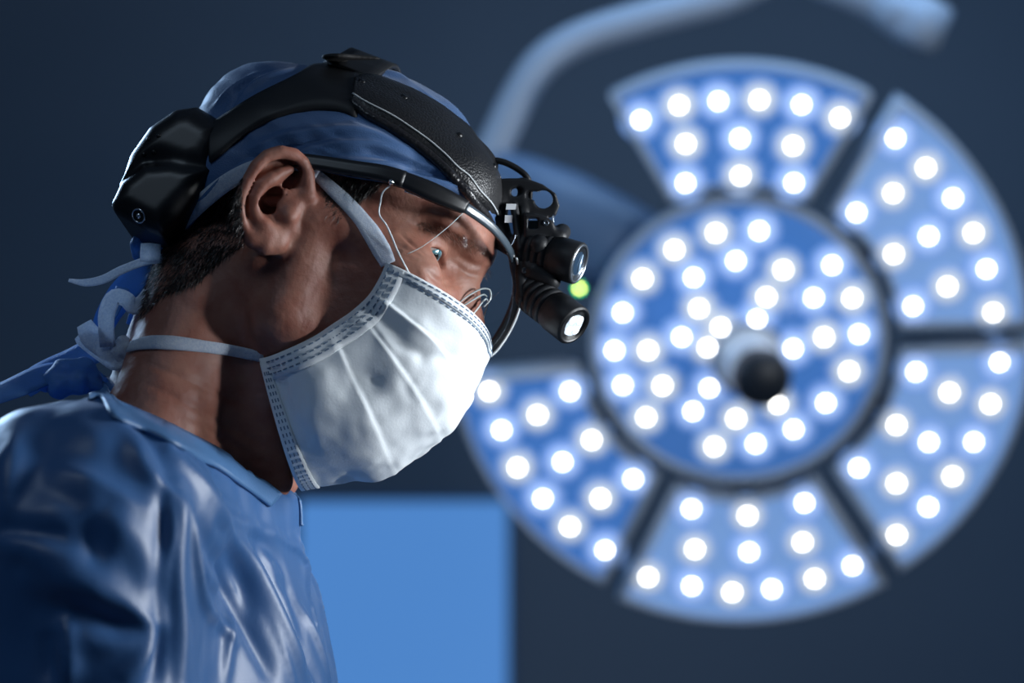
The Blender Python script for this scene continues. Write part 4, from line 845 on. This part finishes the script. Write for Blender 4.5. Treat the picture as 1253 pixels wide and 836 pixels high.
# ------------------------------------------------------------------ surgical headlamp
hl = thing('surgical_headlamp', 'black surgical headlamp: padded headband, rear battery box and two front lamp barrels', 'headlamp', c2w(L(-90, 0, 0))[0])
satin = mat('black_satin', (0.008, 0.009, 0.011), 0.5, spec=0.35, bump=(60, 0.05, 0.001)); gloss = mat('black_gloss', (0.006, 0.0065, 0.008), 0.36, spec=0.4)
leather = mat('black_leather', (0.008, 0.0085, 0.010), 0.42, bump=(700, 0.4, 0.0008, 'weave')); seamm = mat('seam_grey', (0.42, 0.45, 0.46), 0.5)
OUT = {}
def pad(up_px, lo_px, n, base, bulge, name, m, ends_mid=None, cols=8, loop=True, B_=None):
    U, _n1 = castline(B_ or cb, up_px, n, 0); W, _n2 = castline(B_ or cb, lo_px, n, 0); N = unit(_n1 + _n2)
    if ends_mid: U = np.vstack([U, [PM(*ends_mid[0], 0)]]); W = np.vstack([W, [PM(*ends_mid[1], 0)]]); N = np.vstack([N, [unit(fx + 0.25 * tz)]])
    for A in (U, W, N): A[1:-1] = 0.5 * A[1:-1] + 0.25 * (A[:-2] + A[2:])
    rows = []
    for side in ((0, 1) if loop else (0,)):
        u, w_, n_ = (U, W, N) if side == 0 else (mirror(U)[::-1], mirror(W)[::-1], (mirror(U + N) - mirror(U))[::-1])
        if side == 1 and ends_mid: u, w_, n_ = u[1:], w_[1:], n_[1:]
        rows += list(zip(u, w_, n_))
    outer, inner = [], []
    for u, w_, n_ in rows:
        for j in range(cols + 1):
            q = j / cols; p = u * (1 - q) + w_ * q; h = base + bulge * math.sqrt(max(0, 1 - (2 * q - 1) ** 2)); 
            hh = cb.ray_cast(Vector(p + n_ * 25), Vector(-n_), 45)[0]; p = p if hh is None else np.array(hh) if (np.array(hh) - p) @ n_ > -3 else p; outer.append(p + n_ * h); inner.append(p - n_ * 1.0)
    A_ = np.array(outer).reshape(len(rows), cols + 1, 3); I_ = np.array(inner).reshape(len(rows), cols + 1, 3)
    for _ in range(6): A_[1:-1] = 0.5 * A_[1:-1] + 0.25 * (A_[:-2] + A_[2:]); I_[1:-1] = 0.5 * I_[1:-1] + 0.25 * (I_[:-2] + I_[2:])
    outer, inner = list(A_.reshape(-1, 3)), list(I_.reshape(-1, 3))
    rows = [(outer[i * (cols + 1)], outer[i * (cols + 1) + cols], r_[2]) for i, r_ in enumerate(rows)]; OUT[name] = np.array(outer).reshape(len(rows), cols + 1, 3)
    k = len(rows); c = cols + 1; o = k * c; V = np.array(outer + inner); F = []
    for i in range(k - 1):
        for j in range(cols):
            a = i * c + j; F += [(a, a + 1, a + c + 1, a + c), (o + a, o + a + c, o + a + c + 1, o + a + 1)]
        a = i * c; F += [(a, a + c, o + a + c, o + a)]; a += cols; F += [(a, o + a, o + a + c, a + c)]
    for i in (0, k - 1):
        for j in range(cols): a = i * c + j; F += [(a, o + a, o + a + 1, a + 1) if i == 0 else (a, a + 1, o + a + 1, o + a)]
    return mk(name, V, F, m, hl), rows
cb = bvh(np.vstack([CVt, CFV]), np.vstack([CQ, CFQ + len(CVt)]))
strap_o, _ = pad([(262, 150), (275, 142), (310, 120), (342, 104), (367, 92), (384, 80), (400, 77), (430, 80), (452, 96)], [(258, 200), (272, 190), (297, 168), (323, 152), (351, 141), (380, 136), (405, 136), (425, 140), (446, 152)], 50, 2.2, 0.8, 'headband', satin)
_p, rows_ = pad([(433, 98), (454, 93), (487, 104), (514, 116), (552, 139), (579, 163), (600, 188)], [(430, 124), (449, 139), (481, 156), (522, 185), (552, 212), (574, 236), (592, 260)], 50, 2.2, 1.8, 'forehead_pad', leather, ends_mid=((622, 222), (612, 270)))
def edge_tube(rows, q, lift, r, name, m, par):
    O_ = OUT['forehead_pad']; j = q * (O_.shape[1] - 1); j0 = min(int(j), O_.shape[1] - 2); c = O_[:, j0] * (1 - j + j0) + O_[:, j0 + 1] * (j - j0) + lift * np.array([r_[2] for r_ in rows]); return mk(name, *tube(c, r, 8), m, par)
edge_tube(rows_, 0.90, 0.5, 0.6, 'seam', seamm, _p); edge_tube(rows_, 1.05, -0.6, 3.0, 'pad_roll', mat('leather_roll', (0.012, 0.012, 0.014), 0.3, bump=(500, 0.6, 0.0006, 'weave')), _p)
for q_ in (4, 18, 34, 46):
    if q_ < len(rows_): u, w_, n_ = rows_[q_]; p = OUT['forehead_pad'][q_, 3]; mk('rivet', *lathe(p, n_, [(-0.5, 2.2), (0.4, 2.0), (0.7, 0.3)], 14), gloss, _p)
# crown strap over the top of the head and its buckle
cr = []
for g in np.linspace(-1, 1, 41):
    x_, y_ = P(430, 98, 0)[:2]; q0 = toL(cast(cb, 428, 92)[0]); yy = q0[1] * g
    h = cb.ray_cast(Vector(L(q0[0], yy, 220)), Vector(-tz)); cr.append(np.array(h[0]) + 2.0 * unit(np.array(h[0]) - capc))
cr = np.array(cr); nn = unit(cr - capc); mk('crown_strap', *ribbon(cr, np.tile(fx, (41, 1)), nn, 30, 3, 4), satin, hl)
Kf = Field(P(380, 90, -60), P(480, 50, 90), 1.2)
Kf.chain([P(404, 66, 20), P(420, 68, 20), P(440, 73, 18), P(462, 73, 16)], [5, 6, 3.5, 1.8], 5); Kf.chain([P(404, 68, -10), P(420, 69, -10), P(440, 74, -10)], [5, 6, 3.5], 5); Kf.cap(P(412, 72, 22), P(412, 70, -12), 7, 7, 5)
kv, kq = Kf.mesh(1); mk('crown_buckle', kv, kq, mat('black_rubber', (0.007, 0.007, 0.008), 0.75), hl)
# rear battery box
def plate(F_, pts, y, half, rnd, k=3, mode='add'):
    p3 = np.array([toL(PM(x, yy, y)) for x, yy in pts]); c = p3.mean(0)
    F_.poly(p3[:, [0, 2]] - c[[0, 2]], L(c[0], y - half + 8, c[2]), fx, tz, half, rnd, k, mode)
Bx = Field(PM(120, 310, 0) - [30, 30, 75], PM(300, 105, 0) + [20, 45, 110], 1.3)
plate(Bx, [(143, 226), (156, 186), (180, 152), (212, 130), (240, 126), (280, 150), (282, 182), (262, 214), (226, 222), (186, 208)], 66, 56, 18, 6)
plate(Bx, [(135, 250), (147, 224), (176, 201), (214, 198), (262, 208), (240, 244), (198, 287), (176, 279), (139, 259)], 68, 60, 12, 6)
xv, xq = Bx.mesh(1); box_o = mk('battery_box', xv, xq, gloss, hl); xb = bvh(xv, xq)
def on(B_, x, y, out): return cast(B_, x, y, out)
c, n = on(xb, 170, 264, 0.4)
if c is not None:
    a_ = unit(np.cross(n, [0, 1, 0])); b2 = np.cross(n, a_); mk('screw_ring', *tube([c + 4.2 * (math.cos(g) * a_ + math.sin(g) * b2) for g in np.linspace(0, 2 * math.pi, 25)], 0.55, 6), chrome, box_o)
    mk('screw', *lathe(c, n, [(-1, 1.6), (0.5, 1.5), (0.8, 0.2)], 12), chrome, box_o)
for x, y in ((189, 148), (182, 170), (176, 189), (200, 140), (194, 166), (188, 186)):
    c, n = on(xb, x, y, 0.0)
    if c is not None: mk('button', *lathe(c, n, [(-0.5, 1.5), (0.5, 1.4), (0.9, 0.9), (1.0, 0.1)], 12), gloss, box_o)
c1, n1 = on(xb, 161, 176, 0.1); c2, n2 = on(xb, 172, 160, 0.1)
if c1 is not None and c2 is not None: mk('vent_slot', *tube([c1, (c1 + c2) / 2 + n1 * .4, c2], 0.8, 8), mat('grey_plastic', (0.10, 0.12, 0.18), 0.3), box_o)
# front bracket
Br = Field(PM(590, 375, 0) - [0, 8, 40], PM(705, 195, 0) + [0, 8, 40], 0.75)
M2 = lambda x, y, d=0.0: PM(x, y, d)
def plat(pts, half, rnd, mode='add', d=0.0, k=1.5):
    o = M2(*np.mean(pts, 0), d); e1_ = np.array([1.0, 0, 0]); e2_ = np.array([0, 1.0, 0]); Br.poly([((M2(x, y, d) - o)[0], (M2(x, y, d) - o)[1]) for x, y in pts], o, e1_, e2_, half, rnd, k, mode)
plat([(604, 220), (624, 219), (644, 219), (664, 226), (680, 237), (685, 252), (680, 264), (666, 268), (652, 263), (640, 252), (618, 254), (602, 252)], 4, 1.2)
def drill(x, y, r): c = M2(x, y, 0); Br.cap(c - [0, 0, 30], c + [0, 0, 30], r, r, 0.8, 'sub')
drill(665, 244, 5.6)
for x in (648, 652, 656): drill(x, 239.5, 2.5)
drill(630, 236, 2.4); drill(634, 234.5, 2.6)
Br.chain([M2(639, 224), M2(641, 262), M2(640, 300), M2(637, 335), M2(639, 364)], [3.2, 3.2, 3.4, 3.4, 3.6], 2)
Br.chain([M2(629, 252, 6), M2(633, 280, 6), M2(637, 305, 6)], [2.6, 2.6, 3], 2)
plat([(641, 262), (652, 262), (668, 266), (677, 272), (684, 292), (690, 300), (684, 330), (668, 346), (650, 342), (640, 330)], 7.5, 2.0)
plat([(646, 268), (658, 268), (658, 281), (646, 281)], 20, 0.2, 'sub', 0.0, 0.4)
Br.cap(M2(688, 284, -3), M2(684, 290, 3), 5.2, 5.2, 2); Br.cap(M2(655, 332), M2(674, 344), 7, 6, 3)
Br.chain([M2(611, 240), M2(607, 268), M2(613, 292), M2(626, 302), M2(634, 296)], [6, 7, 7, 6, 3.5], 3)
Br.cap(M2(660, 300, -6), M2(660, 300, 9), 6, 6, 1.5)
rv, rq = Br.mesh(1); brk = mk('bracket', rv, rq, satin, hl)
rb = bvh(rv, rq)
for x, y in ((668, 273), (680, 332), (642, 331), (645, 343)):
    c, n = on(rb, x, y, 0.2)
    if c is not None: mk('bolt', *lathe(c, (0, 0, 1), [(-1, 1.9), (0.5, 1.8), (0.6, 1.1), (0.1, 1.0)], 14), mat('gunmetal', (0.10, 0.12, 0.14), 0.3, 0.8), brk)
mk('wire_clip', *tube(catmull([M2(677, 263, 5), M2(676, 275, 5), M2(674, 288, 5)], 10), 0.7, 6), chrome, brk)
mk('wire_clip', *tube(catmull([M2(631, 287, 9), M2(629, 295, 9), M2(625, 302, 9)], 10), 0.6, 6), chrome, brk)
wl = mat('white_label', (0.85, 0.88, 0.90), 0.5)
def chip(x, y, wpx, hpx, d, name, m, th=0.6):
    c = M2(x, y, d); a, b = wpx * S / 2, hpx * S / 2; V = [c + [sx * a + (0.12 * a if sy_ > 0 else 0), sy_ * b, sz * th] for sx in (-1, 1) for sy_ in (-1, 1) for sz in (-1, 1)]
    mk(name, np.array(V), [(0, 1, 3, 2), (4, 6, 7, 5), (0, 4, 5, 1), (2, 3, 7, 6), (0, 2, 6, 4), (1, 5, 7, 3)], m, brk, smooth=False)
chip(625, 253, 12, 7, 9, 'white_tab', wl); chip(622, 268, 9, 9, 9.5, 'white_tab', wl); chip(652, 275, 12, 10, 2, 'level_window', mat('pale_green', (0.28, 0.36, 0.30), 0.4))
cbl = catmull([M2(606, 196, 2), M2(618, 199, 2), M2(632, 206, 1), M2(644, 216, 0), M2(648, 230, -3), M2(646, 255, -6), M2(640, 282, -8)], 40); mk('cable', *tube(cbl, 2.0, 8), satin, hl)
# lamp barrels
def barrel(face, dirn, R, length, lensm, name, ringm):
    d = unit(dirn); c = face - d * length; prof = [(0, R * .55), (0.5, R * .8), (2, R * .9)]
    for x in (0.16, 0.28, 0.40, 0.52): prof += [(length * x, R * .97), (length * x + .3, R * .90), (length * x + 1.0, R * .90), (length * x + 1.3, R * .98)]
    prof += [(length * .62, R), (length * .63, R * 1.03), (length - 1.2, R * 1.04), (length - 0.2, R), (length, R * .93), (length, R * .84), (length - 2.0, R * .82), (length - 2.2, 0.2)]
    o = mk(name, *lathe(c, d, prof, 48), satin, hl)
    mk('bezel', *lathe(c, d, [(length - 0.6, R * .99), (length + 0.3, R * .95), (length + 0.3, R * .86), (length - 0.6, R * .84)], 48), ringm, o)
    le = mk('lamp_lens', *lathe(c, d, [(length - 1.8, R * .84), (length - 0.9, R * .83), (length - 0.5, R * .5), (length - 0.35, 0.1)], 40), lensm, o)
    return o, c, d, length
fl = mat('lit_lens', (0.5, 0.56, 0.62), 0.12, emit=((0.62, 0.76, 1.0), 0.35), mott=(420, (0.2, 0.25, 0.3), 0.9))
dl = mat('dark_lens', (0.02, 0.04, 0.07), 0.05, coat=1.0)
o2, c2_, d2, l2 = barrel(PM(703, 399, 6), (0.64, -0.50, 0.58), 12.3, 44, fl, 'lamp_barrel', gloss)
a_ = unit(np.cross(d2, [0, 1, 0])); b_ = np.cross(d2, a_)
for sx, sy_ in ((1, 1), (1, -1), (-1, 1), (-1, -1)):
    p = c2_ + d2 * (l2 - 0.3) + (a_ * sx + b_ * sy_) * 3.4; mk('led_facet', *lathe(p, d2, [(-0.3, 3.0), (0.3, 2.6), (0.6, 0.2)], 14), mat('led_facet', (0.8, 0.85, 0.9), 0.1, emit=((0.80, 0.90, 1.0), 0.75)), o2)
o1, c1_, d1, l1 = barrel(PM(709, 323, 4), (0.86, -0.27, 0.36), 12.6, 40, dl, 'camera_barrel', mat('bezel_steel', (0.35, 0.40, 0.46), 0.25, 0.9))
a_ = unit(np.cross(d1, [0, 0, 1])); b_ = np.cross(d1, a_)
mk('lens_streak', *tube([c1_ + d1 * (l1 - .2) + b_ * 2 + a_ * -6, c1_ + d1 * (l1 - .1) + b_ * 1 + a_ * 1, c1_ + d1 * (l1 - .2) + b_ * 3 + a_ * 6], [0.3, 1.0, 0.3], 8), mat('streak_pale', (0.35, 0.5, 0.65), 0.1, coat=1.0), o1)  # pale streak laid across the dark lens face
print('all', time.time() - T0)
